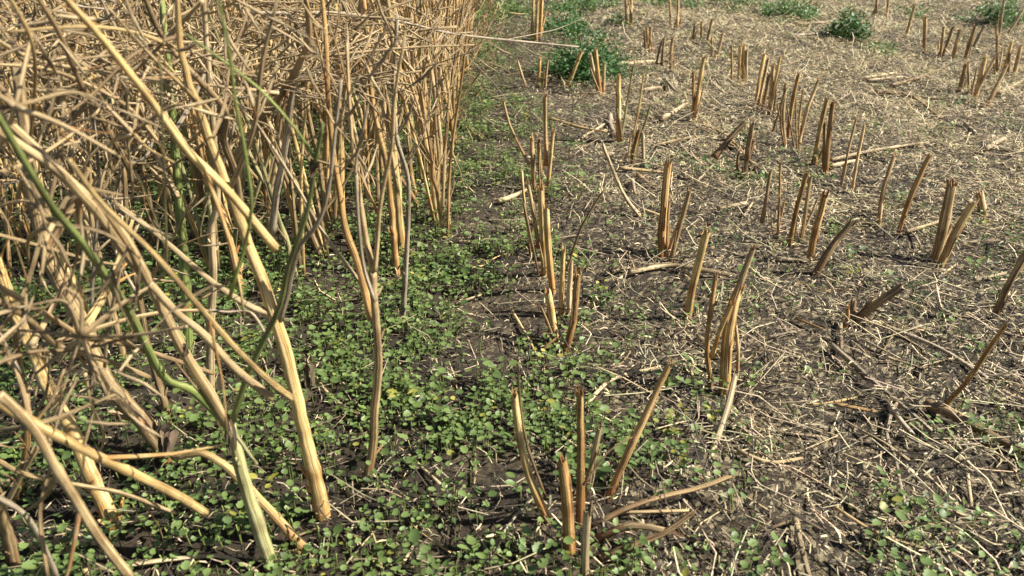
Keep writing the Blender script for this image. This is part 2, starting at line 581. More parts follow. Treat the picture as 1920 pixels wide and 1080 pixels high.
# ------------------------------------------------------------------ seedlings
def leaf_template(kind):
    """flat leaf in xy, stalk at the origin, growing along +x, unit length; cupped"""
    if kind == 0:       # kidney-shaped seed leaf, notched at the tip
        out = [(.0, 0), (.18, .36), (.5, .56), (.86, .48), (1.0, .22), (.86, 0), (1.0, -.22), (.86, -.48), (.5, -.56), (.18, -.36)]
    elif kind == 1:     # rounded true leaf with shallow lobes
        out = [(.0, 0), (.12, .27), (.30, .45), (.46, .36), (.64, .46), (.78, .30), (.97, .26), (1.05, 0), (.97, -.24), (.78, -.30), (.64, -.45), (.46, -.36), (.30, -.45), (.12, -.27)]
    elif kind == 3:     # coarse leaf for far plants
        out = [(.0, 0), (.35, .46), (.9, .36), (.9, -.36), (.35, -.46)]
    else:               # small oval leaf
        out = [(.0, 0), (.25, .24), (.6, .32), (.9, .18), (1.02, 0), (.9, -.18), (.6, -.32), (.25, -.24)]
    v = [(.5, 0, -.05)]
    for (a, b) in out:
        v.append((a, b, .10 * (abs(b) / .5) ** 1.5 + .05 * (a - .5) ** 2))
    f = [(0, i, i + 1 if i < len(out) else 1) for i in range(1, len(out) + 1)]
    return np.array(v), np.array(f)


LEAFT = [leaf_template(k) for k in range(4)]
LEAF_ME = []
for k, (v, f) in enumerate(LEAFT):
    me = bpy.data.meshes.new('leaf')
    me.from_pydata([tuple(p) for p in v], [], [tuple(int(i) for i in q) for q in f])
    me.polygons.foreach_set('use_smooth', [True] * len(me.polygons))
    me.materials.append(M_LEAF)
    LEAF_ME.append(me)


def seed_density(x, y):
    s = lat(x, y)
    patch = fbm(x, y, 4.2, 3)
    fine = fbm(x + 9, y - 4, 13.0, 2)
    tuft = sstep(.36, .56, fine)
    left = sstep(-.05, -.27, s)
    d = left * (.70 + .70 * sstep(.34, .52, patch)) * (.30 + .70 * tuft)
    midp = sstep(.22, -.05, s) * (.34 + .50 * sstep(.44, .56, patch)) * tuft * (1 - left)
    rightp = (.16 * sstep(.47, .60, patch) * sstep(.50, .60, fine) + .022 * tuft) * sstep(-.05, .1, s)
    near = sstep(.98, .72, y) * sstep(.9, .1, s) * sstep(.54, .64, fine) * .12
    return np.clip(d + midp + rightp + near * (1 - left), 0, 1.4)


def in_view(x, y, z=0.0, m=1.06):
    depth = y * CP + (H - z) * SP
    uu = x / depth * F / 960
    vv = (y * SP - (H - z) * CP) / depth * F / 540
    return (np.abs(uu) < m) & (np.abs(vv) < m)


def build_seedlings(seed=11):
    r = np.random.RandomState(seed)
    N = 126000
    y = .42 + 6.3 * r.rand(N) ** 1.35
    half = .35 + .74 * y
    x = (r.rand(N) * 2 - 1) * half
    k = r.rand(N) < seed_density(x, y) * np.clip(half / 1.5, .55, 1.0) * .62
    x, y = x[k], y[k]
    n = len(x)
    order = np.argsort(y + .15 * np.abs(x))
    iv = in_view(x, y, 0, .99)
    sel = [i for i in order if iv[i]]
    hero = []
    taken = []
    for i in sel:                      # the largest in view that can be told apart
        if len(hero) >= 300:
            break
        if all((x[i] - x[j]) ** 2 + (y[i] - y[j]) ** 2 > .016 ** 2 for j in hero[-60:]):
            hero.append(i)
    hs = set(hero)
    rnd = random.Random(5)
    stem_cache = []
    for q in range(4):
        mb = Mesh()
        hh = .026
        mb.tube([Vector((0, 0, -.006)), Vector((.002 * (q - 1.5), .001 * q, hh * .5)), Vector((.003 * (q - 1.5), 0, hh))], [.0009, .0008, .0007], 4)
        me = mb.build('stem'); me.materials.append(M_LIME); stem_cache.append(me)
    # shared template list of plants: leaves (kind, yaw, pitch, size, petiole, height)
    def plan(rr):
        L = []
        a0 = rr.uniform(0, 2 * PI)
        age = rr.choice([.55, .7, .8, .9, 1.0, 1.15, 1.35])
        sz = rr.uniform(.0050, .0084) * (.6 + .4 * age)
        for s_ in (0, PI):
            L.append((0, a0 + s_ + rr.uniform(-.3, .3), rr.uniform(-.05, .5), sz * rr.uniform(.85, 1.1), rr.uniform(.003, .009), rr.uniform(.8, 1.0)))
        for k_ in range(rr.choice([0, 1, 1, 2, 2, 3])):
            L.append((rr.choice([1, 1, 2]), a0 + PI / 2 + k_ * 2.4 + rr.uniform(-.4, .4), rr.uniform(.0, .9), rr.uniform(.0068, .0118) * age, rr.uniform(.004, .012), rr.uniform(.85, 1.1)))
        return L
    VV = []; FF = []; CC = []; nv = 0
    SV = []
    for i in range(n):
        px, py = float(x[i]), float(y[i]); pz = float(gz(px, py))
        ht = rnd.uniform(.012, .032)
        sc = 1 + .08 * max(0, py - 2)
        L = plan(rnd)
        if i in hs:
            s_ = float(lat(px, py))
            big = 'tall' if ht > .025 else 'low' if ht < .017 else 'small'
            where = ('in the carpet beneath the standing stalks' if s_ < -.15 else 'in the sparse strip beside the first stubble row' if s_ < .05 else 'among chopped straw in the stubble')
            cnt = {2: 'two', 3: 'three', 4: 'four', 5: 'five'}[len(L)]
            lb = f'{big} {cnt}-leaved green seedling {where}'
            grp = f'{big} {cnt}-leaved seedlings {where}'
            t = thing('rapeseed_seedling', lb, 'seedling', (px, py, pz), grp)
            st = obj('stem', stem_cache[rnd.randrange(4)], t)
            st.scale = (1, 1, ht / .026)
            for (k_, yaw, pit, sz, pet, hf) in L:
                lf = obj('leaf', LEAF_ME[k_], t)
                lf.location = (math.cos(yaw) * pet, math.sin(yaw) * pet, ht * hf + pet * math.sin(pit))
                lf.rotation_euler = (rnd.uniform(-.55, .55), -pit * .8 + .35, yaw)
                lf.scale = (sz, sz, sz)
            continue
        g = rnd.random()
        cA = np.array([.055, .095, .026]); cB = np.array([.20, .275, .085])
        hue = rnd.random()
        for (k_, yaw, pit, sz, pet, hf) in L:
            v, f = LEAFT[k_ if py < 1.9 else 3]
            p = -pit * .8 + .35
            ro = rnd.uniform(-.55, .55)
            M = (Matrix.Rotation(yaw, 3, 'Z') @ Matrix.Rotation(p, 3, 'Y') @ Matrix.Rotation(ro, 3, 'X'))
            W = v @ np.array(M).T * sz * sc + np.array((px + math.cos(yaw) * pet, py + math.sin(yaw) * pet, pz + ht * hf + pet * math.sin(pit)))
            VV.append(W); FF.append(f + nv); nv += len(v)
            q = min(1, max(0, g * .75 + rnd.uniform(0, .3)))
            cc = cA * (1 - q) + cB * q
            if hue > .965:
                cc = cc * np.array([2.0, 1.35, .9])
            CC.append(np.repeat(cc[None], len(v), 0))
        # stem as a thin strip pair
        w = .0008
        b0 = np.array([[px - w, py, pz - .004], [px + w, py, pz - .004], [px + w, py + w, pz + ht], [px - w, py + w, pz + ht], [px, py + w, pz - .004], [px, py + 2 * w, pz + ht]])
        VV.append(b0); FF.append(np.array([[0, 1, 2], [0, 2, 3], [1, 4, 5], [1, 5, 2], [4, 0, 3], [4, 3, 5]]) + nv); nv += 6
        CC.append(np.repeat(np.array([[.16, .21, .06]]), 6, 0))
    me = raw_mesh('seedling_carpet', np.vstack(VV), np.vstack(FF), 3, np.vstack(CC), True)
    o = obj('seedling_carpet', me, mat=M_LEAFT)
    o['kind'] = 'stuff'
    tag(o, 'carpet of tiny green seedlings covering the soil beyond the nearest ones', 'seedlings')
    print('seedlings', n, 'hero', len(hero))


build_seedlings()

# ------------------------------------------------------------------ cut stubble
MATS = dict(g=M_GOLD, t=M_TAN, b=M_BROWN, r=M_RUST, y=M_GREY, p=M_PALE, n=M_GREEN, l=M_LIME, o=M_OLIVE)
rs = random.Random(21)


def stalk_object(parent, pts, w0, w1, mat, name='stalk', sides=12, rib=.17, jag=.006, pith=True, rnd=rs, n=None, hollow=True):
    """pts relative to the parent; returns the part, with its pale cut end as a sub-part"""
    ln = sum((pts[i + 1] - pts[i]).length for i in range(len(pts) - 1))
    n = n or max(6, min(16, int(ln / .02)))
    P = smooth_path(pts, n)
    for i in range(1, n - 1):
        P[i] = P[i] + Vector((rnd.uniform(-1, 1), rnd.uniform(-1, 1), 0)) * w0 * .10
    R = [w0 + (w1 - w0) * (i / (n - 1)) for i in range(n)]
    R[0] *= 1.45; R[1] *= 1.18
    if n > 8:
        k = rnd.randrange(3, n - 2); R[k] *= 1.16
    mb = Mesh()
    t1 = (P[-1] - P[-2]).normalized()
    mb.tube(P, R, sides, rib, rnd, True, not hollow, jag, .05)
    # torn fibres at the cut
    if jag:
        for _ in range(rnd.choice([2, 3, 4, 5])):
            a = rnd.uniform(0, 6.28)
            off = Vector((math.cos(a), math.sin(a), 0)) * R[-1] * .8
            q0 = P[-1] + off - t1 * .008
            q1 = P[-1] + off * rnd.uniform(.7, 1.7) + t1 * rnd.uniform(.003, .015)
            mb.tube([q0, q0.lerp(q1, .5), q1], [R[-1] * .25, R[-1] * .22, R[-1] * .06], 4, 0, rnd)
    # node collar or leaf scar
    if n > 7 and rnd.random() < .6:
        k = rnd.randrange(2, n - 2)
        tt = (P[k + 1] - P[k - 1]).normalized()
        a = rnd.uniform(0, 6.28)
        off = (tt.cross(Vector((math.cos(a), math.sin(a), .2)))).normalized()
        mb.tube([P[k] + off * R[k] * .4, P[k] + off * R[k] * 1.3 + tt * .004, P[k] + off * R[k] * 1.7 + tt * .009], [R[k] * .55, R[k] * .4, R[k] * .15], 5, 0, rnd)
    for _ in range(rnd.choice([1, 2, 3]) if w0 > .003 else 0):
        k = rnd.randrange(1, n - 3)
        tt = (P[k + 2] - P[k]).normalized()
        a = rnd.uniform(0, 6.28)
        off = (tt.cross(Vector((math.cos(a), math.sin(a), .2)))).normalized()
        o2 = off.cross(tt) * rnd.uniform(-.3, .3)
        q0 = P[k] + off * R[k] * .95; q1 = P[k + 1] + off * R[k + 1] * 1.08; q2 = P[min(k + 2, n - 1)] + (off + o2) * R[k + 1] * rnd.uniform(1.1, 1.9)
        mb.tube([q0, q1, q2], [R[k] * .16, R[k] * .22, R[k] * .08], 4, 0, rnd)
    o = obj(name, mb.build(name), parent, mat)
    if pith and hollow:
        mp = Mesh(); mp.ring_disc(P[-1] - t1 * max(jag, .002) * 1.3, t1, R[-1] * .96, 8)
        obj('pith', mp.build('pith'), o, M_PITH)
    return o


def row_name(s):
    if s < .10: return 'in first stubble row'
    if s < .34: return 'in second stubble row'
    if s < .62: return 'in third stubble row'
    if s < .95: return 'in fourth stubble row'
    return 'in outermost stubble rows'


NUM = {1: 'single', 2: 'pair of', 3: 'three', 4: 'four', 5: 'five', 6: 'six', 7: 'seven', 8: 'eight', 9: 'nine'}
COLN = dict(g='golden', t='tan', b='dark brown', r='rusty orange', y='grey', p='pale', n='green', l='lime', o='olive')


def stub(stems, label=None):
    """stems: list of (path px [(u,v)...] base first, width px, material key[, depth shift of the top in m])"""
    b0 = ground(*stems[0][0][0])
    root = None
    tot = 0; mk = {}
    data = []
    for st in stems:
        path, w, m = st[0], st[1], st[2]
        dy = st[3] if len(st) > 3 else rs.uniform(-.025, .02)
        b = ground(*path[0])
        if abs(b.y - b0.y) > .10:
            b = at_depth(path[0][0], path[0][1], b0.y)
        P = []
        tl = 0
        for i, (u, v) in enumerate(path):
            f = i / (len(path) - 1)
            P.append(at_depth(u, v, b.y + dy * f) if i else b)
        foot = P[0] + (P[0] - P[1]).normalized() * .018
        foot.z = min(foot.z, P[0].z - .012)
        P = [foot] + P
        r0 = px2m(w * .84, b) / 2
        data.append((P, r0, m))
        tot = max(tot, (P[-1] - P[0]).length)
        mk[m] = mk.get(m, 0) + 1
    n = len(stems)
    if label is None:
        main = max(mk, key=mk.get)
        hz = 'short' if tot < .11 else 'tall' if tot > .19 else 'mid-height'
        P = data[0][0]
        d = P[-1] - P[0]
        lean = math.degrees(math.atan2(math.hypot(d.x, d.y), d.z))
        ln = 'upright' if lean < 12 else 'slightly leaning' if lean < 28 else 'steeply leaning'
        s = float(lat(b0.x, b0.y))
        far = '' if b0.y < 1.9 else ' on pale chaff'
        if n == 1:
            label = f'single {hz} {ln} {COLN[main]} cut stalk {row_name(s)}{far}'
        else:
            label = f'{hz} clump of {NUM.get(n, "many")} {ln.split()[-1]} {COLN[main]} cut stalks {row_name(s)}{far}'.replace('clump of pair of', 'pair of')
    root = thing('rapeseed_stubble', label, 'stubble', b0, 'cut stubble standing in rows')
    for P, r0, m in data:
        stalk_object(root, [p - b0 for p in P], r0, r0 * rs.uniform(.72, .95), MATS[m], jag=min(.007, r0 * 1.1), sides=14 if r0 > .004 else 8)
    return root


STUBS = [
    # far rows
    [([(1122, 176), (1107, 103)], 8, 'p'), ([(1125, 178), (1117, 93)], 10, 'r'), ([(1131, 177), (1133, 120)], 7, 't')],
    [([(1160, 267), (1160, 200), (1160, 143)], 11, 'g'), ([(1168, 240), (1176, 190), (1188, 123)], 4.5, 'o'), ([(1189, 245), (1199, 195), (1207, 140)], 5, 'g')],
    [([(1185, 306), (1190, 275), (1198, 245)], 10, 'r'), ([(1187, 295), (1203, 250), (1220, 197)], 6, 'o'), ([(1207, 313), (1205, 250)], 8, 'p')],
    [([(1303, 227), (1310, 170), (1320, 108)], 10, 'g'), ([(1302, 224), (1300, 180), (1300, 136)], 7, 'r')],
    [([(1215, 97), (1213, 50)], 6, 't'), ([(1218, 97), (1220, 53)], 6, 'b'), ([(1210, 92), (1208, 58)], 5, 'b')],
    [([(1257, 135), (1258, 100), (1261, 72)], 7, 't'), ([(1241, 113), (1246, 70)], 6, 'b'), ([(1232, 112), (1240, 78)], 5, 'b')],
    [([(1258, 50), (1255, -5)], 6, 't'), ([(1270, 53), (1272, -5)], 6, 't'), ([(1273, 55), (1276, 36)], 5, 'b')],
    [([(1182, 50), (1184, -5)], 7, 'g'), ([(1174, 30), (1173, -8)], 6, 't'), ([(1190, 64), (1203, 35)], 6, 'b')],
    [([(1298, 82), (1303, 43)], 6, 'b'), ([(1313, 91), (1316, 40)], 6, 't'), ([(1322, 98), (1335, 38)], 7, 't')],
    [([(1333, 109), (1335, 70)], 6, 'g'), ([(1343, 116), (1355, 63)], 7, 't')],
    [([(1385, 154), (1388, 87)], 7, 'g'), ([(1393, 167), (1395, 87)], 8, 'g'), ([(1397, 166), (1400, 96)], 8, 't'), ([(1372, 150), (1372, 86)], 5, 'g')],
    [([(1417, 197), (1424, 150), (1433, 103)], 9, 'g'), ([(1421, 203), (1440, 112)], 8, 't'), ([(1430, 204), (1442, 140)], 8, 't')],
    [([(1442, 214), (1450, 123)], 8, 't'), ([(1447, 188), (1463, 107)], 7, 'g')],
    [([(1472, 270), (1468, 220), (1473, 157)], 7, 't'), ([(1477, 258), (1484, 200), (1497, 140)], 8, 'r'), ([(1453, 235), (1473, 167)], 6, 'b')],
    [([(1498, 284), (1498, 230), (1505, 170)], 6, 'g'), ([(1501, 256), (1513, 205), (1535, 150)], 8, 't')],
    [([(1527, 307), (1537, 245), (1552, 183)], 10, 'g'), ([(1548, 327), (1553, 260), (1562, 193)], 10, 'r'), ([(1544, 322), (1546, 232)], 8, 'b')],
    [([(1578, 348), (1590, 285), (1605, 223)], 7, 't')],
    [([(1597, 364), (1607, 300), (1620, 237)], 7, 't')],
    [([(1647, 424), (1655, 360), (1676, 293)], 9, 't')],
    [([(1685, 437), (1707, 370), (1742, 293)], 11, 'r')],
    [([(1733, 98), (1735, 33)], 8, 't')],
    [([(1763, 104), (1770, 50)], 7, 't'), ([(1768, 104), (1787, 50)], 7, 'b'), ([(1785, 114), (1800, 57)], 8, 't')],
    [([(1808, 114), (1828, 50)], 7, 't'), ([(1830, 80), (1845, 50)], 7, 'y')],
    [([(1798, 172), (1810, 123)], 8, 't'), ([(1817, 174), (1815, 117)], 6, 'p')],
    [([(1828, 186), (1847, 107)], 9, 'g'), ([(1833, 168), (1865, 108)], 7, 't')],
    [([(1850, 200), (1887, 123)], 9, 't')],
    [([(1868, 143), (1870, 67)], 6, 't'), ([(1880, 143), (1897, 80)], 8, 'g'), ([(1890, 157), (1893, 100)], 7, 'b'), ([(1898, 158), (1913, 87)], 8, 't')],
    [([(1873, 73), (1883, -5)], 6, 'p'), ([(1890, 64), (1917, 20)], 7, 'p')],
    [([(1698, 71), (1715, 10)], 7, 't')],
    [([(1641, 32), (1645, -5)], 6, 't'), ([(1662, 34), (1667, -5)], 6, 't')],
    [([(1393, 337), (1402, 285), (1410, 233)], 12, 'b'), ([(1348, 285), (1370, 257), (1397, 230)], 13, 'b', .02)],
    # near rows
    [([(1458, 447), (1461, 380), (1463, 306)], 7, 'r'), ([(1431, 402), (1445, 320)], 8, 'b')],
    [([(1480, 460), (1492, 400), (1512, 325)], 10, 'r'), ([(1502, 458), (1510, 400), (1520, 330)], 8, 't')],
    [([(1517, 490), (1528, 435), (1547, 363)], 16, 'r')],
    [([(1530, 515), (1555, 470), (1600, 415)], 15, 'b')],
    [([(1752, 490), (1768, 430), (1785, 343)], 20, 't'), ([(1762, 503), (1785, 450), (1823, 383)], 16, 'g')],
    [([(1845, 405), (1838, 363)], 16, 't')],
    [([(1595, 613), (1600, 567)], 16, 'b'), ([(1597, 607), (1635, 575), (1687, 540)], 18, 'b', -.02)],
    [([(1862, 600), (1885, 545), (1928, 468)], 15, 'b')],
    [([(1758, 772), (1810, 720), (1850, 660), (1887, 608)], 12, 'r', -.05)],
    [([(1900, 634), (1932, 600)], 12, 'b')],
    [([(1240, 480), (1243, 400), (1253, 305)], 15, 'r'), ([(1248, 476), (1253, 380)], 12, 't')],
    [([(1257, 490), (1270, 440), (1292, 360)], 10, 't')],
    [([(1290, 595), (1300, 530), (1325, 433)], 17, 'g')],
    # first row, beside the seedlings
    [([(1005, 72), (1008, 0)], 7, 'g'), ([(998, 66), (1000, -5)], 6, 't'), ([(1012, 74), (1016, -5)], 7, 'r')],
    [([(1010, 163), (1012, 110)], 7, 'g'), ([(1022, 168), (1027, 113)], 5, 't'), ([(1003, 215), (985, 160), (970, 113)], 5, 't'), ([(1028, 214), (1062, 165), (1090, 97)], 8, 'g')],
    [([(1003, 356), (999, 310), (997, 258)], 10, 'g'), ([(1027, 352), (1037, 247)], 9, 'g'), ([(1023, 297), (1022, 180)], 9, 't'), ([(986, 296), (958, 240), (944, 190)], 6, 't'), ([(1014, 340), (1010, 265)], 9, 'r')],
    [([(1022, 515), (1017, 440), (1014, 350)], 15, 'g'), ([(1036, 545), (1028, 470), (1024, 390)], 13, 'g'), ([(1008, 448), (1000, 400), (990, 345)], 9, 't'), ([(997, 455), (985, 400), (978, 320)], 7, 'g'), ([(996, 480), (992, 440), (1010, 412), (1022, 410)], 6, 'b')],
    [([(1042, 640), (1036, 600), (1027, 545)], 16, 'g'), ([(1052, 592), (1054, 530), (1057, 467)], 11, 'g'), ([(1067, 595), (1068, 540), (1070, 488)], 12, 'p'), ([(1058, 665), (1075, 600), (1083, 515)], 15, 'r'), ([(1068, 490), (1090, 425), (1130, 360)], 6, 'b'), ([(1010, 684), (1018, 655), (1042, 635)], 7, 'r')],
]
rx_ = random.Random(64)
for s_ in STUBS:
    s_ = list(s_)
    if len(s_) > 1:                     # thin ragged shoots round the foot of a clump
        for _ in range(rx_.choice([1, 2, 2])):
            (u, v), (ut, vt) = s_[0][0][0], s_[0][0][-1]
            h = (v - vt) * rx_.uniform(.35, .85)
            du = rx_.uniform(-9, 9) * (1 if v < 300 else 1.5); dv = rx_.uniform(-6, 4)
            tu = u + du + (ut - u) * .6 + rx_.uniform(-.25, .25) * h
            s_.append(([(u + du, v + dv), ((u + du + tu) / 2 + rx_.uniform(-3, 3), v + dv - h * .5), (tu, v + dv - h)], max(3.2, s_[0][1] * rx_.uniform(.35, .6)), rx_.choice('ttbrg')))
    stub(s_)

stub([([(1358, 738), (1362, 650), (1372, 590), (1385, 542)], 25, 'g'), ([(1366, 585), (1388, 530), (1412, 466)], 11, 't'),
      ([(1333, 725), (1325, 650), (1332, 590), (1342, 515)], 11, 'r'), ([(1340, 652), (1352, 615), (1372, 570)], 11, 'g'),
      ([(1383, 708), (1384, 650), (1378, 600)], 8, 't'), ([(1366, 700), (1362, 668), (1374, 640)], 12, 'r')],
     'forked stubble clump with a thick golden stump and thin curved shoots in second row')
stub([([(1068, 1036), (1064, 960), (1058, 900), (1052, 862)], 26, 'r', .0), ([(1088, 985), (1089, 880), (1087, 738)], 18, 'r', .0),
      ([(1029, 978), (990, 890), (972, 800), (964, 741)], 15, 'g'), ([(1024, 934), (990, 840), (976, 760), (971, 690)], 7, 'b'),
      ([(1101, 930), (1112, 860), (1125, 800)], 14, 'p'), ([(1140, 936), (1172, 862), (1205, 790), (1253, 688)], 17, 'r', .03),
      ([(1112, 885), (1145, 842), (1185, 820)], 5, 't'), ([(1096, 1085), (1098, 1020), (1102, 956)], 18, 'p'),
      ([(1083, 940), (1106, 880), (1118, 850)], 9, 'b')],
     'wide splayed stubble clump with thick split rusty stump and arching side stalks')

# ------------------------------------------------------------------ fallen stalks
def fallen(path, w, m, label=None, lift=.007, name='fallen_stalk', grp='fallen stalks lying on the stubble ground'):
    pts = []
    for (u, v) in path:
        p = ground(u, v)
        pts.append(p)
    r0 = px2m(w * .82, pts[0].lerp(pts[-1], .5)) / 2
    # rests on what lies highest beneath it
    for p in pts:
        p.z = float(gz(p.x, p.y)) + r0 * .9 + lift
    b0 = pts[0].copy(); b0.z -= r0
    n = max(6, min(18, int(sum((pts[i + 1] - pts[i]).length for i in range(len(pts) - 1)) / .015)))
    P = smooth_path([p - b0 for p in pts], n)
    for q in P:
        q.z = max(q.z, float(gz(q.x + b0.x, q.y + b0.y)) - b0.z + r0 * .6)
    ln = (P[-1] - P[0]).length
    if label is None:
        a = 'long' if ln > .16 else 'short' if ln < .07 else 'mid-length'
        crook = 'crooked' if len(path) > 2 else 'straight'
        s = float(lat(b0.x, b0.y))
        where = ('on the seedling carpet' if s < -.12 else 'beside the first stubble row' if s < .12 else
                 'between first and second stubble rows' if s < .32 else 'between second and third stubble rows' if s < .6 else 'lying outside the third stubble row')
        th = 'thick' if r0 > .0045 else 'thin'
        label = f'{a} {crook} {th} {COLN[m]} fallen stalk {where}'
    R = [r0 * (1 - .25 * i / (n - 1)) for i in range(n)]
    mb = Mesh()
    mb.tube(P, R, 10, .18, rs, True, True, min(.006, r0), .08, v0=.4)
    o = obj(name, mb.build(name), None, MATS[m])
    o.location = b0
    tag(o, label, 'fallen stalk', grp)
    return o


FALLEN = [
    ([(1180, 521), (1250, 508), (1310, 515), (1392, 531)], 12, 'p'), ([(1147, 516), (1179, 510)], 9, 'p'),
    ([(1557, 657), (1627, 720), (1677, 763), (1743, 820)], 12, 'y'), ([(1653, 620), (1757, 663), (1847, 720)], 11, 'y'),
    ([(1730, 770), (1773, 787), (1840, 823), (1930, 870)], 22, 'b'), ([(1666, 772), (1685, 800), (1708, 828)], 14, 'y'),
    ([(1668, 780), (1690, 757), (1716, 760)], 9, 'p'), ([(1667, 790), (1660, 830), (1675, 870), (1685, 920), (1700, 985)], 9, 'y'),
    ([(1560, 767), (1642, 783)], 9, 'r'), ([(1573, 612), (1575, 666)], 10, 'p'), ([(1490, 605), (1541, 626)], 6, 'r'),
    ([(1488, 985), (1498, 1030), (1512, 1090)], 14, 'p'), ([(935, 386), (960, 378), (985, 365)], 11, 'p'),
    ([(1030, 228), (1093, 247), (1135, 254)], 7, 't'), ([(1083, 266), (1133, 237)], 6, 'p'), ([(1143, 222), (1144, 240), (1152, 258)], 11, 'y'),
    ([(1158, 126), (1195, 123), (1232, 118)], 9, 'p'), ([(1200, 176), (1239, 170)], 8, 'p'), ([(1246, 155), (1265, 178)], 9, 'y'),
    ([(1240, 231), (1262, 218), (1288, 203)], 12, 'p'), ([(1315, 238), (1365, 265), (1415, 320)], 8, 'b'),
    ([(1557, 308), (1620, 293), (1673, 284), (1732, 275)], 9, 'p'), ([(1557, 319), (1603, 309)], 9, 'p'),
    ([(1843, 290), (1880, 270)], 14, 'p'), ([(1840, 279), (1905, 294)], 9, 'y'), ([(1620, 152), (1680, 142)], 7, 'p'), ([(1626, 157), (1690, 150)], 7, 'p'),
    ([(1670, 166), (1715, 153), (1760, 137)], 7, 'b'), ([(1640, 180), (1680, 185), (1722, 195)], 10, 'b'), ([(1710, 190), (1730, 207), (1762, 228)], 8, 't'),
    ([(1870, 182), (1925, 153)], 10, 'p'), ([(1485, 72), (1562, 66)], 7, 'y'), ([(1490, 50), (1560, 47)], 6, 'p'), ([(1800, 233), (1826, 256)], 9, 'y'),
    ([(1697, 443), (1762, 423)], 8, 't'), ([(1825, 535), (1882, 521)], 9, 'p'), ([(1758, 527), (1792, 503)], 6, 'p'),
    ([(1362, 790), (1400, 822), (1445, 850)], 11, 'y'), ([(1094, 774), (1147, 722), (1236, 698)], 10, 'p'), ([(1150, 972), (1240, 970), (1290, 968)], 9, 't'),
    ([(1307, 642), (1332, 660), (1358, 677)], 13, 'p'), ([(960, 592), (988, 640), (1010, 684)], 7, 't'),
    ([(562, 665), (617, 749), (694, 799)], 8, 'p'), ([(185, 1080), (330, 1060), (420, 1055), (485, 1082)], 11, 'p'), ([(105, 1028), (140, 1055), (170, 1090)], 15, 't'),
    ([(1445, 1000), (1500, 985), (1545, 1010)], 8, 'b'), ([(1380, 855), (1440, 878), (1500, 870)], 10, 't'), ([(1560, 960), (1640, 1010), (1730, 1040)], 8, 't'),
    ([(1810, 900), (1818, 960)], 9, 'p'), ([(1560, 1055), (1590, 1085)], 9, 'p'), ([(860, 575), (905, 560)], 5, 'p'), ([(1345, 400), (1400, 388)], 9, 'p'), ([(1395, 410), (1410, 385)], 6, 'p'),
    ([(1185, 345), (1190, 372)], 9, 'y'), ([(1205, 400), (1237, 412)], 8, 't'), ([(1308, 345), (1340, 312)], 6, 'p'), ([(1160, 322), (1240, 330)], 8, 't'), ([(1195, 335), (1225, 360)], 9, 'b'),
    ([(1360, 268), (1420, 320), (1440, 335)], 6, 'b'), ([(1015, 150), (1060, 140)], 5, 'p'), ([(890, 98), (935, 102)], 5, 'p'), ([(905, 120), (930, 134)], 5, 'p'), ([(1060, 100), (1098, 118)], 5, 'p'),
    ([(1135, 118), (1160, 103)], 6, 'p'), ([(1415, 20), (1435, 40)], 6, 'y'), ([(1870, 760), (1905, 748)], 7, 'p'), ([(1230, 275), (1300, 262)], 6, 't'), ([(1440, 640), (1500, 628)], 6, 'y'),
    ([(1010, 1020), (960, 1035)], 5, 'b'), ([(800, 870), (820, 845)], 8, 'p'), ([(640, 1080), (700, 1010)], 5, 'p'), ([(612, 1070), (620, 1010)], 5, 'p'), ([(545, 1020), (600, 1000)], 6, 't'),
    ([(815, 610), (850, 640)], 5, 'p'), ([(820, 300), (870, 310)], 5, 'p'), ([(870, 235), (905, 265)], 4, 'p'), ([(1625, 725), (1560, 660)], 5, 'b'), ([(1290, 690), (1300, 720)], 6, 'p'),
]
for a in FALLEN:
    fallen(*a)


def leaning(path, w, m, label, dz_end):
    """stalk with one end on the soil and the other propped up"""
    b = ground(*path[0])
    P = [b]
    for i, (u, v) in enumerate(path[1:], 1):
        P.append(at_depth(u, v, b.y + dz_end * i / (len(path) - 1)))
    r0 = px2m(w, b) / 2
    root = thing('fallen_stalk', label, 'fallen stalk', b, 'fallen stalks lying on the stubble ground')
    stalk_object(root, [p - b for p in P], r0, r0 * .9, MATS[m], jag=.003)


leaning([(1276, 990), (1305, 925), (1330, 862), (1357, 787), (1378, 705)], 14, 'p', 'long pale stalk propped against the forked golden stubble clump', .24)
leaning([(1200, 406), (1167, 360), (1130, 271)], 6, 'p', 'thin pale straight stalk leaning up between first and second stubble rows', .02)
leaning([(1107, 1018), (1150, 996), (1195, 985), (1255, 997)], 12, 'b', 'brown side stalk bent low beside the splayed clump, middle of three', -.01)
leaning([(1125, 1048), (1199, 1020), (1250, 997), (1300, 960)], 12, 'b', 'brown side stalk bent low beside the splayed clump, lowest of three', .02)
leaning([(1112, 988), (1162, 958), (1236, 932), (1310, 915), (1370, 893)], 9, 'b', 'long brown side stalk bent low beside the splayed clump, uppermost of three', .04)

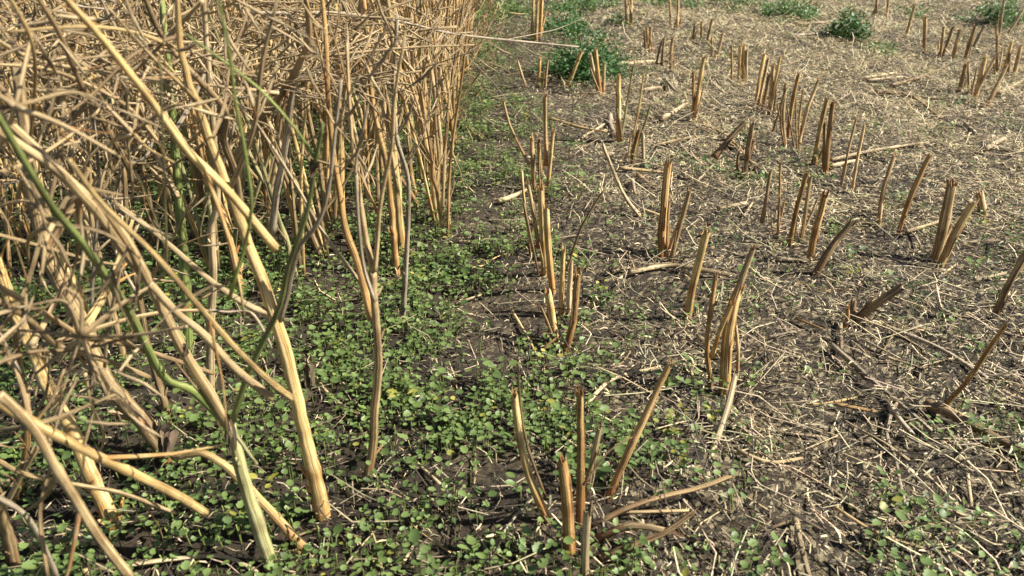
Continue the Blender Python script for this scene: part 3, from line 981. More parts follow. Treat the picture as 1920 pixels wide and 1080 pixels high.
# loose mid-size straws that can be told apart
def straws(N=230, seed=9):
    r = random.Random(seed)
    cache = {}
    for m in 'pytbg':
        for k in range(3):
            mb = Mesh()
            L = .05
            pts = [Vector((-L, 0, 0)), Vector((-L * .3, r.uniform(-.006, .006), .002)), Vector((L * .4, r.uniform(-.008, .008), .001)), Vector((L, 0, 0))]
            P = smooth_path(pts, 7)
            mb.tube(P, [.0021 * (1 - .06 * i) for i in range(7)], 5, .12, r, True, True, .003, .08, v0=.4)
            me = mb.build('straw_piece'); me.materials.append(MATS[m]); cache[m, k] = me
    n = 0
    while n < N:
        y = .62 + 3.6 * r.random() ** 1.5
        x = r.uniform(-.35, .72) * (y + .4)
        if not bool(in_view(x, y, 0, .97)):
            continue
        s = float(lat(x, y))
        if s < -.25 and r.random() < .75:
            continue
        m = r.choice('pppyyttbg')
        o = obj('straw_piece', cache[m, r.randrange(3)])
        k = r.uniform(.35, 1.0) * (1 + .12 * max(0, y - 1.5))
        o.scale = (k, k * r.uniform(.7, 1.1), k * r.uniform(.7, 1.1))
        an = r.uniform(0, PI) if r.random() < .5 else r.gauss(2.4, .5)
        dx, dy = math.cos(an) * .05 * k, math.sin(an) * .05 * k
        z0, z1 = float(gz(x - dx, y - dy)), float(gz(x + dx, y + dy))
        o.location = (x, y, max((z0 + z1) / 2, float(gz(x, y))) + .004 + .002 * k)
        o.rotation_euler = (r.uniform(0, 6), -math.atan2(z1 - z0, .1 * k) , an)
        wh = 'among the seedlings' if s < -.05 else 'beside the first stubble row' if s < .15 else 'on the chaff between the stubble rows'
        tag(o, f'small {COLN[m]} straw piece lying flat {wh}', 'straw piece', f'{COLN[m]} straw pieces {wh}')
        n += 1


straws()

# ------------------------------------------------------------------ standing crop
rp = random.Random(77)


def pods_mesh(mb, P, R, rnd, step=.022, t0=.25, plen=(.03, .055)):
    """spindly dry pods on thin stalks along a branch"""
    n = len(P)
    L = sum((P[i + 1] - P[i]).length for i in range(n - 1))
    cnt = max(2, int(L * (1 - t0) / step))
    for k in range(cnt):
        t = t0 + (1 - t0) * (k + rnd.random()) / cnt
        i = min(int(t * (n - 1)), n - 2); f = t * (n - 1) - i
        p = P[i].lerp(P[i + 1], f)
        d = (P[i + 1] - P[i]).normalized()
        s = d.cross(Vector((rnd.uniform(-1, 1), rnd.uniform(-1, 1), rnd.uniform(-1, 1))))
        if s.length < .1:
            continue
        s.normalize()
        ped = rnd.uniform(.010, .02)
        q = p + (s * .8 + d * .5) * ped
        mb.tube([p, q], [.0006, .0005], 3, 0, rnd, False, False)
        if rnd.random() < .72:
            l = rnd.uniform(*plen)
            e = q + (s * .55 + d * .8 + Vector((0, 0, rnd.uniform(-.3, .3)))).normalized() * l
            mdl = q.lerp(e, .5) + s * l * .06
            mb.tube([q, q.lerp(mdl, .5), mdl, mdl.lerp(e, .6), e], [.0006, .0014, .0016, .0011, .0003], 4, .1, rnd, False, False)


def add_branch(parent, P, r0, r1, mat, rnd, sides=6, pods=True, twigs=2, name='branch', pod_t0=.3, jag=0, R=None):
    n = len(P)
    R = R or [r0 + (r1 - r0) * (i / (n - 1)) ** .8 for i in range(n)]
    mb = Mesh()
    mb.tube(P, R, sides, .10, rnd, True, True, jag, .05, v0=.4)
    tw = []
    L = sum((P[i + 1] - P[i]).length for i in range(n - 1))
    for _ in range(twigs):
        i = rnd.randrange(max(1, n // 3), n - 1)
        d = (P[i + 1] - P[i]).normalized()
        s = d.cross(Vector((rnd.uniform(-1, 1), rnd.uniform(-1, 1), rnd.uniform(-.6, .6))))
        if s.length < .1:
            continue
        s.normalize()
        l = L * rnd.uniform(.25, .5)
        e = P[i] + (d * .8 + s * .6).normalized() * l
        m_ = P[i].lerp(e, .5) + d * l * .08
        T = smooth_path([P[i], m_, e], 5)
        mb.tube(T, [R[i] * .6 * (1 - .15 * k) for k in range(5)], 4, 0, rnd, False, True)
        tw.append(T)
    o = obj(name, mb.build(name), parent, mat)
    if pods:
        pm = Mesh()
        pods_mesh(pm, P, R, rnd, t0=pod_t0)
        for T in tw:
            pods_mesh(pm, T, None, rnd, t0=.2)
        if pm.f:
            po = obj('pods', pm.build('pods'), o, M_POD)
            po['kind'] = 'stuff'
    return o


def bg_variant(k):
    """one dry plant about 0.85 m high, built at the origin"""
    r = random.Random(500 + k)
    hh = r.uniform(.72, .95)
    root = bpy.data.objects.new('rapeseed_plant', None)
    col.objects.link(root)
    lean = Vector((r.uniform(-.16, .06), r.uniform(-.10, .10), 0))
    bow = Vector((r.uniform(-.06, .06), r.uniform(-.06, .06), 0))
    pts = [Vector((0, 0, -.03)), lean * .08 + bow * .3 + Vector((0, 0, hh * .2)), lean * .35 + bow + Vector((0, 0, hh * .5)), lean * hh + Vector((0, 0, hh))]
    n = 15
    P = smooth_path(pts, n)
    for i in range(2, n - 1):
        P[i] += Vector((r.uniform(-1, 1), r.uniform(-1, 1), 0)) * .004
    r0 = r.uniform(.0050, .0085)
    R = [r0 * (1.2 if i == 0 else 1 - .72 * i / (n - 1)) for i in range(n)]
    mb = Mesh(); mb.tube(P, R, 8, .12, r, True, True, 0, .06)
    mat = r.choice([M_GOLD, M_GOLD, M_GOLD, M_TAN, M_TAN, M_RUST, M_OLIVE])
    obj('stem', mb.build('stem'), root, mat)
    ex = r.choice([1, 2, 2, 3])
    for _ in range(ex):
        a = r.uniform(0, 6.28); sp = r.uniform(.04, .20)
        e = Vector((math.cos(a) * sp, math.sin(a) * sp, hh * r.uniform(.6, .95)))
        q = [Vector((math.cos(a) * .006, math.sin(a) * .006, -.02)), Vector((e.x * .3, e.y * .3, e.z * .35)), Vector((e.x * .7, e.y * .7, e.z * .7)), e]
        T = smooth_path(q, 10)
        m2 = Mesh(); m2.tube(T, [r0 * .72 * (1 - .06 * i) for i in range(10)], 7, .12, r, True, True, .004, .07)
        obj('stem', m2.build('stem'), root, r.choice([mat, M_TAN, M_GOLD, M_BROWN]))
    cn = {M_GOLD.name: 'golden', M_TAN.name: 'tan', M_RUST.name: 'rust-stained', M_GREY.name: 'grey', M_OLIVE.name: 'olive-tinged'}[mat.name]
    root['look'] = f"{cn} {['single', 'two', 'three', 'four'][ex]}-stemmed"
    nb = r.choice([5, 6, 7])
    for b in range(nb):
        h = (.10 if b == 0 else .24) + (b + r.random() * .9) / nb * .62
        i = min(n - 2, int(h * (n - 1)))
        p = P[i].lerp(P[i + 1], h * (n - 1) - i)
        a = b * 2.4 + r.uniform(-.5, .5)
        l = r.uniform(.22, .46) * (1.0 if h > .2 else .9)
        sp = r.uniform(.2, .6)
        side = Vector((math.cos(a), math.sin(a), 0))
        droop = r.random() < .12
        e = p + side * l * sp + Vector((0, 0, l * (.85 if not droop else -.05)))
        mid = p + side * l * sp * .6 + Vector((0, 0, l * (.36 if not droop else .16)))
        B = smooth_path([p, mid, e], 8)
        for q in range(2, 8):
            B[q] += Vector((r.uniform(-1, 1), r.uniform(-1, 1), r.uniform(-1, 1))) * .005
        rb = R[i] * r.uniform(.42, .68)
        add_branch(root, B, rb, rb * .35, r.choice([mat, M_TAN, M_TAN, M_GOLD, M_BROWN]), r, 5, True, r.choice([1, 1, 2]), pod_t0=.5)
    return root


def tree_of(o):
    return [o] + [c for ch in o.children for c in tree_of(ch)]


NV = 14
variants = [bg_variant(k) for k in range(NV)]


def copy_plant(src, loc, rz, sc, tilt):
    t = src.copy(); col.objects.link(t)
    t.location = loc; t.rotation_euler = (tilt[0], tilt[1], rz); t.scale = (sc, sc, sc)
    for ch in src.children:
        c = ch.copy(); col.objects.link(c); c.parent = t
        for g in ch.children:
            d = g.copy(); col.objects.link(d); d.parent = c
    return t


def crop():
    r = random.Random(4)
    cand = []
    row = 0
    s = -.215
    while s > -4.4:
        y = 1.0
        while y < 7.6:
            y += r.uniform(.055, .13)
            x = s + .058 + ROW * y - .048 * max(0, y - .6) + r.gauss(0, .025)
            if y < 1.25 and x > -.95:       # nearest plants are built one by one below
                continue
            if y < 1.5 and x > -.36:
                continue
            depth = y * CP + H * SP
            if abs(x) / depth * F > 960 * 1.12:
                continue
            cand.append((y + .25 * row * .22, x, y, row))
        s -= .20; row += 1
    # those that show: the nearest and the edge of the stand
    cand.sort(key=lambda c: c[2] * 1.0 + .55 * max(0, -.2 - float(lat(c[1], c[2]))))
    use = cand[:295]
    rest = cand[295:]
    first = set()
    for (_, x, y, row) in use:
        k = r.randrange(NV)
        t = copy_plant(variants[k], (x, y, float(gz(x, y)) - .004), r.uniform(0, 6.28) if row else r.uniform(-1.0, 1.0), r.uniform(.85, 1.12), (r.gauss(0, .08), r.gauss(-.05, .07) if row < 2 else r.gauss(-.02, .09)))
        wh = ('in the outermost row facing the stubble' if row == 0 else 'in the second row behind the crop edge' if row == 1 else
              'in the third row behind the crop edge' if row == 2 else 'deep inside the dense standing crop')
        nbr = sum(1 for c in t.children if c.name.startswith('branch'))
        lb = f"{t['look']} dry plant with {NUM[nbr]} branches {wh}"
        g = f"{t['look']} plants with {NUM[nbr]} branches {wh}"
        del t['look']
        tag(t, lb, 'plant', g)
    # beyond: one mass of thin stems
    mb = Mesh()
    for (_, x, y, row) in rest:
        z = float(gz(x, y))
        l = Vector((r.uniform(-.15, .1), r.uniform(-.1, .1), 0))
        hh = r.uniform(.7, .95)
        mb.tube([Vector((x, y, z - .02)), Vector((x, y, z + hh * .5)) + l * .4, Vector((x, y, z + hh)) + l], [.007, .005, .002], 4, 0, r)
        for b in range(4):
            h = r.uniform(.1, .6)
            p = Vector((x, y, z + hh * h)) + l * .8 * h
            a = r.uniform(0, 6.28)
            e = p + Vector((math.cos(a) * .18, math.sin(a) * .18, r.uniform(.05, .32)))
            mb.tube([p, p.lerp(e, .5) + Vector((0, 0, -.02)), e], [.003, .0025, .001], 3, 0, r)
    o = obj('rapeseed_crop', mb.build('rapeseed_crop'), None, M_TAN)
    o['kind'] = 'stuff'
    tag(o, 'far mass of dry standing rapeseed stems behind the nearer plants', 'crop')
    for v in variants:
        for q in reversed(tree_of(v)):
            bpy.data.objects.remove(q)
    print('crop plants', len(use), 'rest', len(rest))


crop()


# ---- plants near the camera, one by one
def plant(label, stems, branches=(), name='rapeseed_plant', base=None, group=None, sides=16):
    """stems: (path px base first, w0 px, w1 px, mat, dy[, Y0]); branches: (path px, w0, w1, mat, Y0, Y1, pods, twigs)"""
    root = None
    for st in stems:
        path, w0, w1, m, dy = st[:5]
        Y0 = st[5] if len(st) > 5 else None
        b = ground(*path[0]) if Y0 is None else at_depth(path[0][0], path[0][1], Y0)
        if root is None:
            root = thing(name, label, 'plant', b, group)
            b0 = b
        P = [b]
        for i, (u, v) in enumerate(path[1:], 1):
            f = i / (len(path) - 1)
            P.append(at_depth(u, v, b.y + dy * f))
        r0 = px2m(w0, P[0]) / 2; r1 = px2m(w1, P[-1]) / 2
        if Y0 is None:
            foot = b + (P[0] - P[1]).normalized() * .02; foot.z = min(foot.z, b.z - .015)
            P = [foot] + P
        Q = smooth_path([p - b0 for p in P], max(10, len(P) * 4))
        n = len(Q)
        for i in range(2, n - 1):
            Q[i] += Vector((rp.uniform(-1, 1), rp.uniform(-1, 1), rp.uniform(-1, 1))) * r0 * .07
        mb = Mesh()
        R = [px2m(w0 + (w1 - w0) * i / (n - 1), q + b0) * .5 for i, q in enumerate(Q)]
        if Y0 is None:
            R[0] *= 1.3; R[1] *= 1.12
        for _ in range(2):
            k = rp.randrange(3, n - 2); R[k] *= 1.14
        mb.tube(Q, R, sides, .13, rp, True, True, .003, .04)
        for _ in range(max(2, n // 8)):                 # leaf scars and broken side spurs
            k = rp.randrange(2, n - 2)
            tt = (Q[k + 1] - Q[k - 1]).normalized(); an = rp.uniform(0, 6.28)
            of = tt.cross(Vector((math.cos(an), math.sin(an), .3))).normalized()
            ll = rp.uniform(.6, 2.6)
            mb.tube([Q[k] + of * R[k] * .5, Q[k] + of * R[k] * 1.15 + tt * R[k] * .4, Q[k] + of * R[k] * (1.15 + ll * .5) + tt * R[k] * (.4 + ll)],
                    [R[k] * .5, R[k] * .34, R[k] * .2], 6, .15, rp, True, True, R[k] * .2)
        obj('stem', mb.build('stem'), root, MATS[m])
    for br in branches:
        path, w0, w1, m, Y0, Y1 = br[:6]
        pods = br[6] if len(br) > 6 else False
        tw = br[7] if len(br) > 7 else 0
        P = [at_depth(u, v, Y0 + (Y1 - Y0) * i / (len(path) - 1)) for i, (u, v) in enumerate(path)]
        r0 = px2m(w0, P[0]) / 2; r1 = px2m(w1, P[-1]) / 2
        Q = smooth_path([p - b0 for p in P], max(8, len(P) * 3))
        add_branch(root, Q, r0, r1, MATS[m], rp, 8, pods, tw, jag=.002, R=[px2m(w0 + (w1 - w0) * i / (len(Q) - 1), q + b0) * .5 for i, q in enumerate(Q)])
    return root


def gy(u, v):
    return ground(u, v).y


# the thick golden stalk
y1 = gy(606, 968)
plant('thick golden stalk with peeling nodes rising from seedlings at the crop edge',
      [([(606, 968), (590, 890), (570, 810), (545, 700), (512, 585), (470, 470), (430, 360), (395, 270), (367, 187), (347, 130), (335, 60), (328, -60)], 30, 9, 'g', .0)],
      [([(512, 588), (470, 575), (400, 530), (330, 470), (270, 420), (215, 380)], 14, 8, 't', y1, y1 - .05, False, 1),
       ([(524, 602), (538, 555), (547, 510), (563, 460), (597, 417), (617, 350), (628, 250), (640, 150)], 11, 5, 'y', y1, y1 - .03, True, 2),
       ([(537, 692), (512, 655), (492, 615), (467, 583), (430, 585), (390, 580)], 7, 3, 'y', y1, y1 - .02),
       ([(428, 358), (455, 300), (480, 220), (490, 120), (520, 0)], 12, 6, 't', y1, y1 - .05, True, 2),
       ([(370, 190), (330, 150), (270, 90), (200, 10)], 8, 4, 't', y1, y1 - .1, True, 2),
       ([(395, 268), (420, 200), (432, 120), (470, 10)], 8, 4, 'b', y1, y1 + .1, True, 2)])
# green and brown plant with one foot
y2 = gy(510, 1064)
plant('green-stemmed plant with pale foot and crossing lime shoots beside the thick golden stalk',
      [([(510, 1064), (480, 970), (452, 880), (432, 798)], 28, 20, 'o', .0)],
      [([(432, 800), (470, 690), (522, 580), (540, 500), (575, 400), (592, 300), (606, 230)], 13, 8, 'n', y2, y2 - .06, False, 0),
       ([(592, 300), (560, 250), (500, 180), (440, 130), (345, 62)], 6, 4, 'l', y2 - .05, y2 - .08),
       ([(540, 500), (500, 505), (440, 590), (420, 620)], 0.1, .1, 'n', y2 - .03, y2 - .05),
       ([(420, 790), (360, 732), (310, 710), (270, 640), (240, 580), (200, 520), (150, 450), (100, 390), (50, 310), (0, 225), (-60, 130)], 15, 12, 'n', y2, y2 - .22),
       ([(430, 800), (385, 725), (345, 660), (290, 550), (233, 443), (187, 385), (133, 340), (60, 270), (-40, 180)], 20, 14, 't', y2, y2 - .12),
       ([(282, 535), (310, 505), (310, 400), (305, 260), (300, 100)], 6, 4, 'o', y2 - .08, y2 - .15, False, 1),
       ([(430, 560), (470, 410), (462, 300), (443, 200), (430, 100), (408, -10)], 8, 5, 'l', y2 - .1, y2 - .16),
       ([(432, 800), (470, 855), (482, 870)], 8, 5, 'o', y2, y2 - .03)])
plant('brown forked stalk crossing behind the green stems',
      [([(572, 1030), (540, 995), (490, 940), (430, 880), (380, 850), (330, 858)], 18, 12, 'g', .02)])
# slender stalk with three arms
y3 = gy(686, 900)
plant('slender curved stalk forking into rust and grey arms at the edge of the seedlings',
      [([(686, 900), (699, 840), (703, 760), (709, 690), (708, 640), (704, 590), (701, 550), (700, 510)], 16, 14, 't', .0)],
      [([(696, 600), (680, 527), (665, 477), (647, 427), (637, 360), (625, 290), (615, 180), (610, 60), (600, -40)], 15, 8, 'r', y3 + .01, y3 + .04, False, 1),
       ([(700, 512), (685, 443), (673, 360), (662, 280), (655, 190), (650, 80)], 12, 6, 't', y3, y3 + .02, True, 2),
       ([(702, 512), (707, 460), (710, 410), (717, 360), (735, 270), (740, 180), (760, 60)], 10, 5, 't', y3, y3 - .02, True, 2),
       ([(703, 565), (682, 500), (673, 427), (669, 360), (668, 300), (690, 200)], 8, 5, 'y', y3 - .012, y3 - .02),
       ([(679, 535), (623, 460), (597, 423), (563, 360), (520, 290), (480, 230)], 8, 5, 'p', y3 + .02, y3 + .05, False, 1)])
plant('pair of rotten-footed golden stalks standing close together',
      [([(744, 516), (738, 440), (734, 390), (725, 310), (700, 200), (690, 90), (680, -20)], 14, 8, 'r', .03),
       ([(756, 482), (750, 420), (745, 350), (738, 280), (740, 190), (735, 60), (720, -30)], 16, 8, 'g', .03)],
      [([(747, 360), (728, 250), (700, 150), (640, 60)], 8, 4, 't', gy(752, 482), gy(752, 482) + .05, True, 2)])
plant('thin straight grey stalk with splayed roots at the seedling edge',
      [([(756, 606), (759, 540), (764, 440), (766, 360), (762, 320), (742, 250), (738, 150), (745, 30)], 10, 6, 'y', .02)],
      [([(757, 590), (747, 605), (741, 612)], 6, 3, 't', gy(756, 606), gy(756, 606) - .02), ([(757, 590), (764, 604), (768, 612)], 5, 3, 't', gy(756, 606), gy(756, 606) - .02)])
for (pth, w, m, lb) in [
    ([(779, 364), (770, 320), (768, 270), (758, 190), (745, 90), (735, -20)], 10, 'g', 'slender golden edge stalk with rusty foot'),
    ([(787, 394), (770, 362), (748, 325), (735, 270), (725, 180)], 9, 'r', 'slanting rusty stalk at the crop edge'),
    ([(793, 327), (788, 250), (780, 170), (765, 50), (758, -30)], 9, 'g', 'straight golden stalk with black-flecked foot on crop edge'),
    ([(819, 312), (812, 250), (803, 200), (788, 100), (778, 20), (770, -40)], 8, 'g', 'slender leaning golden stalk standing farthest out from crop edge'),
    ([(828, 236), (822, 160), (815, 60), (812, -30)], 9, 'g', 'golden stalk beside a dark-mottled stalk on crop edge'),
    ([(823, 225), (812, 150), (795, 50), (785, -20)], 8, 'o', 'olive-tinged stalk leaning on crop edge'),
    ([(846, 218), (856, 130), (865, 30), (870, -20)], 5, 't', 'thin tan stalk rising outward from the crop edge'),
    ([(843, 150), (838, 80), (835, -10)], 8, 'g', 'far golden stalk at crop edge before green weeds'),
    ([(858, 118), (855, 60), (856, -20)], 8, 't', 'far tan stalk at crop edge before green weeds'),
    ([(762, 470), (748, 452), (750, 330), (735, 240), (720, 150)], 8, 't', 'tan stalk bowed beside the rotten-footed pair'),
    ([(395, 738), (395, 610), (400, 510), (397, 427), (408, 375), (400, 250), (390, 120), (380, -20)], 16, 'p', 'pale straight stalk standing behind the green stems'),
    ([(454, 550), (437, 477), (420, 410), (395, 345), (370, 250), (350, 120)], 17, 'r', 'bright rusty orange stalk foot behind the thick golden stalk'),
    ([(353, 665), (350, 560), (343, 460), (335, 370), (326, 250), (316, 120), (300, -20)], 20, 'n', 'thick pale green upright stalk among the dry stems'),
    ([(318, 790), (300, 725), (278, 650), (262, 560), (240, 450), (232, 300)], 14, 'b', 'dark brown stalk leaning behind the green curved stem'),
    ([(214, 984), (190, 937), (160, 863), (133, 803), (87, 720), (58, 650), (28, 585), (0, 505), (-40, 420)], 28, 'g', 'stout golden stalk with rotten foot leaning into dense stems'),
    ([(318, 858), (290, 820), (263, 785), (232, 752), (190, 700), (157, 617), (117, 540), (87, 473), (66, 390), (50, 280), (30, 120)], 34, 't', 'thickest pale stalk with black shrivelled foot'),
    ([(165, 640), (150, 560), (112, 478), (80, 380), (60, 280), (20, 140)], 20, 'g', 'broad golden stalk behind the thickest pale stalk'),
    ([(27, 934), (45, 870), (52, 800), (40, 700), (20, 580)], 15, 'r', 'short rusty foot of a stalk among seedlings'),
    ([(30, 1075), (15, 1010), (3, 960), (-20, 880)], 24, 'b', 'dark rotten stalk foot half out of the dense stems'),
    ([(236, 690), (215, 600), (190, 500), (170, 400), (165, 250), (150, 100)], 13, 't', 'tan stalk between the thickest pale stalk and green stem'),
    ([(172, 735), (176, 640), (172, 560), (180, 450), (185, 330), (170, 180)], 10, 'y', 'grey thin stalk upright behind crossing branches'),
    ([(510, 455), (505, 390), (520, 300), (535, 230), (540, 100), (548, -20)], 13, 't', 'tan stalk standing behind the grey fork'),
    ([(560, 470), (548, 400), (530, 330), (505, 230), (500, 100)], 11, 'g', 'golden stalk leaning left behind the green fork'),
    ([(620, 400), (612, 330), (612, 230), (600, 120), (590, -20)], 15, 'r', 'broad rusty stalk with stained foot behind forked arms'),
    ([(640, 400), (640, 300), (636, 180), (630, 60), (628, -20)], 13, 'g', 'broad golden stalk beside the broad rusty stalk'),
    ([(672, 372), (668, 300), (652, 200), (640, 100), (625, -20)], 11, 'g', 'golden stalk crossing behind the slender forked stalk'),
]:
    b = ground(*pth[0])
    brs = []
    k = rp.choice([2, 3]) if w >= 8 else 1
    for q in range(k):
        i = rp.randrange(max(1, len(pth) // 2), len(pth) - 1)
        (u, v) = pth[i]
        s = rp.choice([-1, 1])
        l = rp.uniform(110, 230) * (1 if b.y < 1.6 else .6)
        e1 = (u + s * l * .25, v - l * .45); e2 = (u + s * l * rp.uniform(.3, .8), v - l)
        brs.append(([(u, v), e1, e2], w * .5, w * .25, rp.choice('ttgyb'), b.y, b.y + rp.uniform(-.1, .1), True, 2))
    plant(lb, [(pth, w, w * .55, m, rp.uniform(-.04, .05))], brs, group=None)

# ---- broken stalks hanging in the tangle in front
BROKEN = [
    # path, w0, w1, mat, Y at first point, Y at last, pods, twigs, label
    ([(90, -50), (125, 0), (180, 60), (235, 128), (290, 200), (350, 282), (430, 362), (516, 466)], 13, 18, 'g', .45, .60, False, 1, 'long straight pale-gold broken stalk slanting down across the dense stems'),
    ([(-60, 205), (0, 247), (100, 313), (145, 358), (185, 402), (233, 473), (282, 535)], 19, 15, 't', .46, .58, False, 1, 'thick tan broken stalk slanting beneath the olive curved stem'),
    ([(130, 300), (190, 380), (290, 478), (370, 570), (430, 640), (500, 710), (548, 747)], 10, 13, 'g', .44, .56, False, 1, 'golden broken stalk ending against the thick golden stalk'),
    ([(282, 532), (330, 585), (380, 625), (440, 690), (512, 747)], 14, 15, 't', .52, .55, False, 0, 'tan broken stalk with blunt cut end below the golden one'),
    ([(-60, 715), (0, 757), (90, 808), (180, 855), (250, 888), (330, 928), (385, 962)], 22, 16, 'g', .42, .56, False, 1, 'thick golden branch slanting low over the seedlings'),
    ([(0, 740), (60, 800), (100, 870), (140, 935), (180, 1000), (245, 1085)], 18, 19, 't', .42, .48, False, 2, 'thick tan branch bending steeply down past the low golden branch'),
    ([(-40, 840), (0, 866), (50, 890), (150, 910), (230, 925), (330, 962)], 11, 7, 't', .50, .62, False, 1, 'slender arched tan twig over the seedlings'),
    ([(-30, 920), (40, 960), (75, 1010), (108, 1085)], 11, 10, 'y', .46, .50, False, 1, 'grey twig bending down over seedlings in the tangle'),
    ([(60, -20), (110, 60), (147, 147), (187, 217), (233, 300), (250, 335)], 9, 12, 'b', .58, .72, False, 2, 'brown twig with knotted end beside the pale-gold broken stalk'),
    ([(262, -30), (300, 60), (350, 125), (400, 178), (424, 215), (420, 262), (440, 320), (450, 380)], 10, 15, 'b', .80, .92, False, 1, 'dark brown crooked stem twisting through the stand'),
    ([(572, -20), (580, 67), (563, 115), (535, 165), (480, 240), (440, 300)], 10, 16, 'b', .95, 1.05, False, 1, 'grey-brown forked branch bending left in the stand'),
    ([(566, 110), (550, 167), (540, 233), (530, 300), (518, 362), (510, 440)], 12, 14, 'y', 1.0, 1.06, False, 0, 'grey branch hanging below the grey-brown fork'),
    ([(470, 23), (560, 25), (630, 24), (747, 40), (847, 63), (960, 76), (1085, 88)], 6, 4, 'y', 1.25, 1.45, False, 2, 'long thin grey twig reaching out from the crop over the sparse strip'),
    ([(480, 165), (560, 120), (640, 60), (720, 20), (800, -10)], 6, 5, 'b', 1.1, 1.3, False, 2, 'thin brown twig arching up through the stand'),
    ([(-40, 545), (50, 596), (100, 643), (150, 662), (217, 682), (280, 708)], 13, 9, 't', .50, .64, False, 2, 'tan twig curving across thick stems above the seedlings'),
    ([(-40, 430), (83, 463), (167, 487), (230, 498)], 7, 5, 't', .55, .62, False, 0, 'thin straight tan twig carrying a white fleck'),
    ([(-40, 515), (83, 587), (160, 632), (233, 645), (333, 677), (400, 700)], 12, 8, 'b', .52, .66, False, 1, 'brown twig sagging across the stems'),
    ([(60, 655), (150, 627), (233, 600), (333, 583), (460, 587), (482, 602)], 9, 6, 't', .58, .72, False, 1, 'tan twig rising gently then bent at its tip'),
    ([(228, 495), (214, 560), (202, 620), (196, 690)], 8, 6, 't', .62, .64, False, 0, 'short hanging tan twig below the thin straight one'),
    ([(-30, 690), (60, 660), (150, 655), (250, 630)], 9, 6, 'b', .46, .55, False, 1, 'blurred brown twig close over the tangle'),
    ([(90, 1085), (75, 960), (95, 870), (90, 800)], 8, 7, 'b', .46, .50, False, 0, 'upright brown twig before the low golden branch'),
    ([(160, 700), (172, 760), (195, 815), (180, 870)], 7, 4, 't', .70, .72, False, 0, 'curled dry tendril hanging above the seedlings'),
    ([(200, 770), (320, 800), (420, 838)], 9, 11, 'p', .86, .90, False, 0, 'pale straw stalk lodged against the black shrivelled foot'),
    ([(-30, 60), (60, 110), (160, 130), (300, 150)], 8, 5, 't', .60, .74, True, 2, 'podded tan twig lying across the upper tangle'),
    ([(330, 90), (250, 60), (150, 50), (20, 60)], 8, 6, 'g', .70, .62, True, 2, 'golden podded twig pointing into the upper tangle'),
    ([(345, 65), (295, 80), (240, 110), (170, 180), (100, 230)], 8, 5, 'b', .72, .62, True, 1, 'dark podded twig drooping in the upper tangle'),
    ([(10, -20), (60, 80), (65, 180), (50, 300), (30, 380)], 8, 7, 'g', .48, .56, False, 1, 'golden twig bowed downward close over the tangle'),
    ([(-20, 330), (60, 300), (150, 240), (200, 190)], 8, 5, 't', .55, .66, True, 1, 'tan podded twig crossing the bowed golden twig'),
    ([(-20, 640), (40, 560), (80, 430), (110, 300), (120, 180)], 9, 6, 't', .56, .64, False, 1, 'tan twig rising steeply through the crossing stalks'),
    ([(300, 270), (250, 210), (190, 170), (90, 130), (-20, 120)], 8, 6, 't', .78, .66, True, 2, 'tan twig with many empty pods deep in the tangle'),
]
for (pth, w0, w1, m, Ya, Yb, pods, tw, lb) in BROKEN:
    P = [at_depth(u, v, Ya + (Yb - Ya) * i / (len(pth) - 1)) for i, (u, v) in enumerate(pth)]
    b = P[-1] if P[-1].z < P[0].z else P[0]
    root = thing('broken_stalk', lb, 'broken stalk', b, 'broken stalks hanging in the tangle')
    Q = smooth_path([p - b for p in P], len(P) * 4)
    add_branch(root, Q, px2m(w0, P[0]) / 2, px2m(w1, P[-1]) / 2, MATS[m], rp, 10, pods, tw, name='stalk', jag=.002, R=[px2m(w0 + (w1 - w0) * i / (len(Q) - 1), q + b) * .47 * (1.13 if i % 7 == 3 else 1) for i, q in enumerate(Q)])

# fans of thin side twigs radiating from a knot, close over the stems
rf = random.Random(8)
for (u, v, Y, nt_, ln, a0, a1, lb) in [
    (152, 632, .50, 9, 170, 0, 6.28, 'fan of thin dry twigs radiating from one knot above the seedlings'),
    (100, 420, .52, 7, 170, 0, 6.28, 'sprawling knot of thin tan twigs over the crossing stalks'),
    (60, 800, .46, 6, 190, .3, 3.4, 'loose spray of brown twigs beside the low golden branch'),
    (250, 250, .62, 7, 150, 0, 6.28, 'knot of thin twigs beside the long pale-gold stalk'),
    (30, 200, .50, 7, 200, 0, 6.28, 'spray of thin tan twigs hanging in the upper tangle'),
]:
    b = at_depth(u, v, Y)
    root = thing('broken_stalk', lb, 'broken stalk', b, 'fans of thin twigs in the tangle')
    for k in range(nt_):
        a = a0 + (a1 - a0) * (k + rf.random() * .8) / nt_
        l = ln * rf.uniform(.55, 1.2)
        e = at_depth(u + math.cos(a) * l, v - math.sin(a) * l * .8, Y + rf.uniform(-.05, .10))
        m_ = b.lerp(e, .5) + Vector((rf.uniform(-.008, .008), 0, rf.uniform(-.004, .016)))
        Q = smooth_path([Vector((0, 0, 0)), m_ - b, e - b], 9)
        add_branch(root, Q, rf.uniform(.0013, .0026), .0009, MATS[rf.choice('ttgbt')], rf, 6, rf.random() < .4, rf.choice([0, 1, 1]), name='twig', pod_t0=.4)

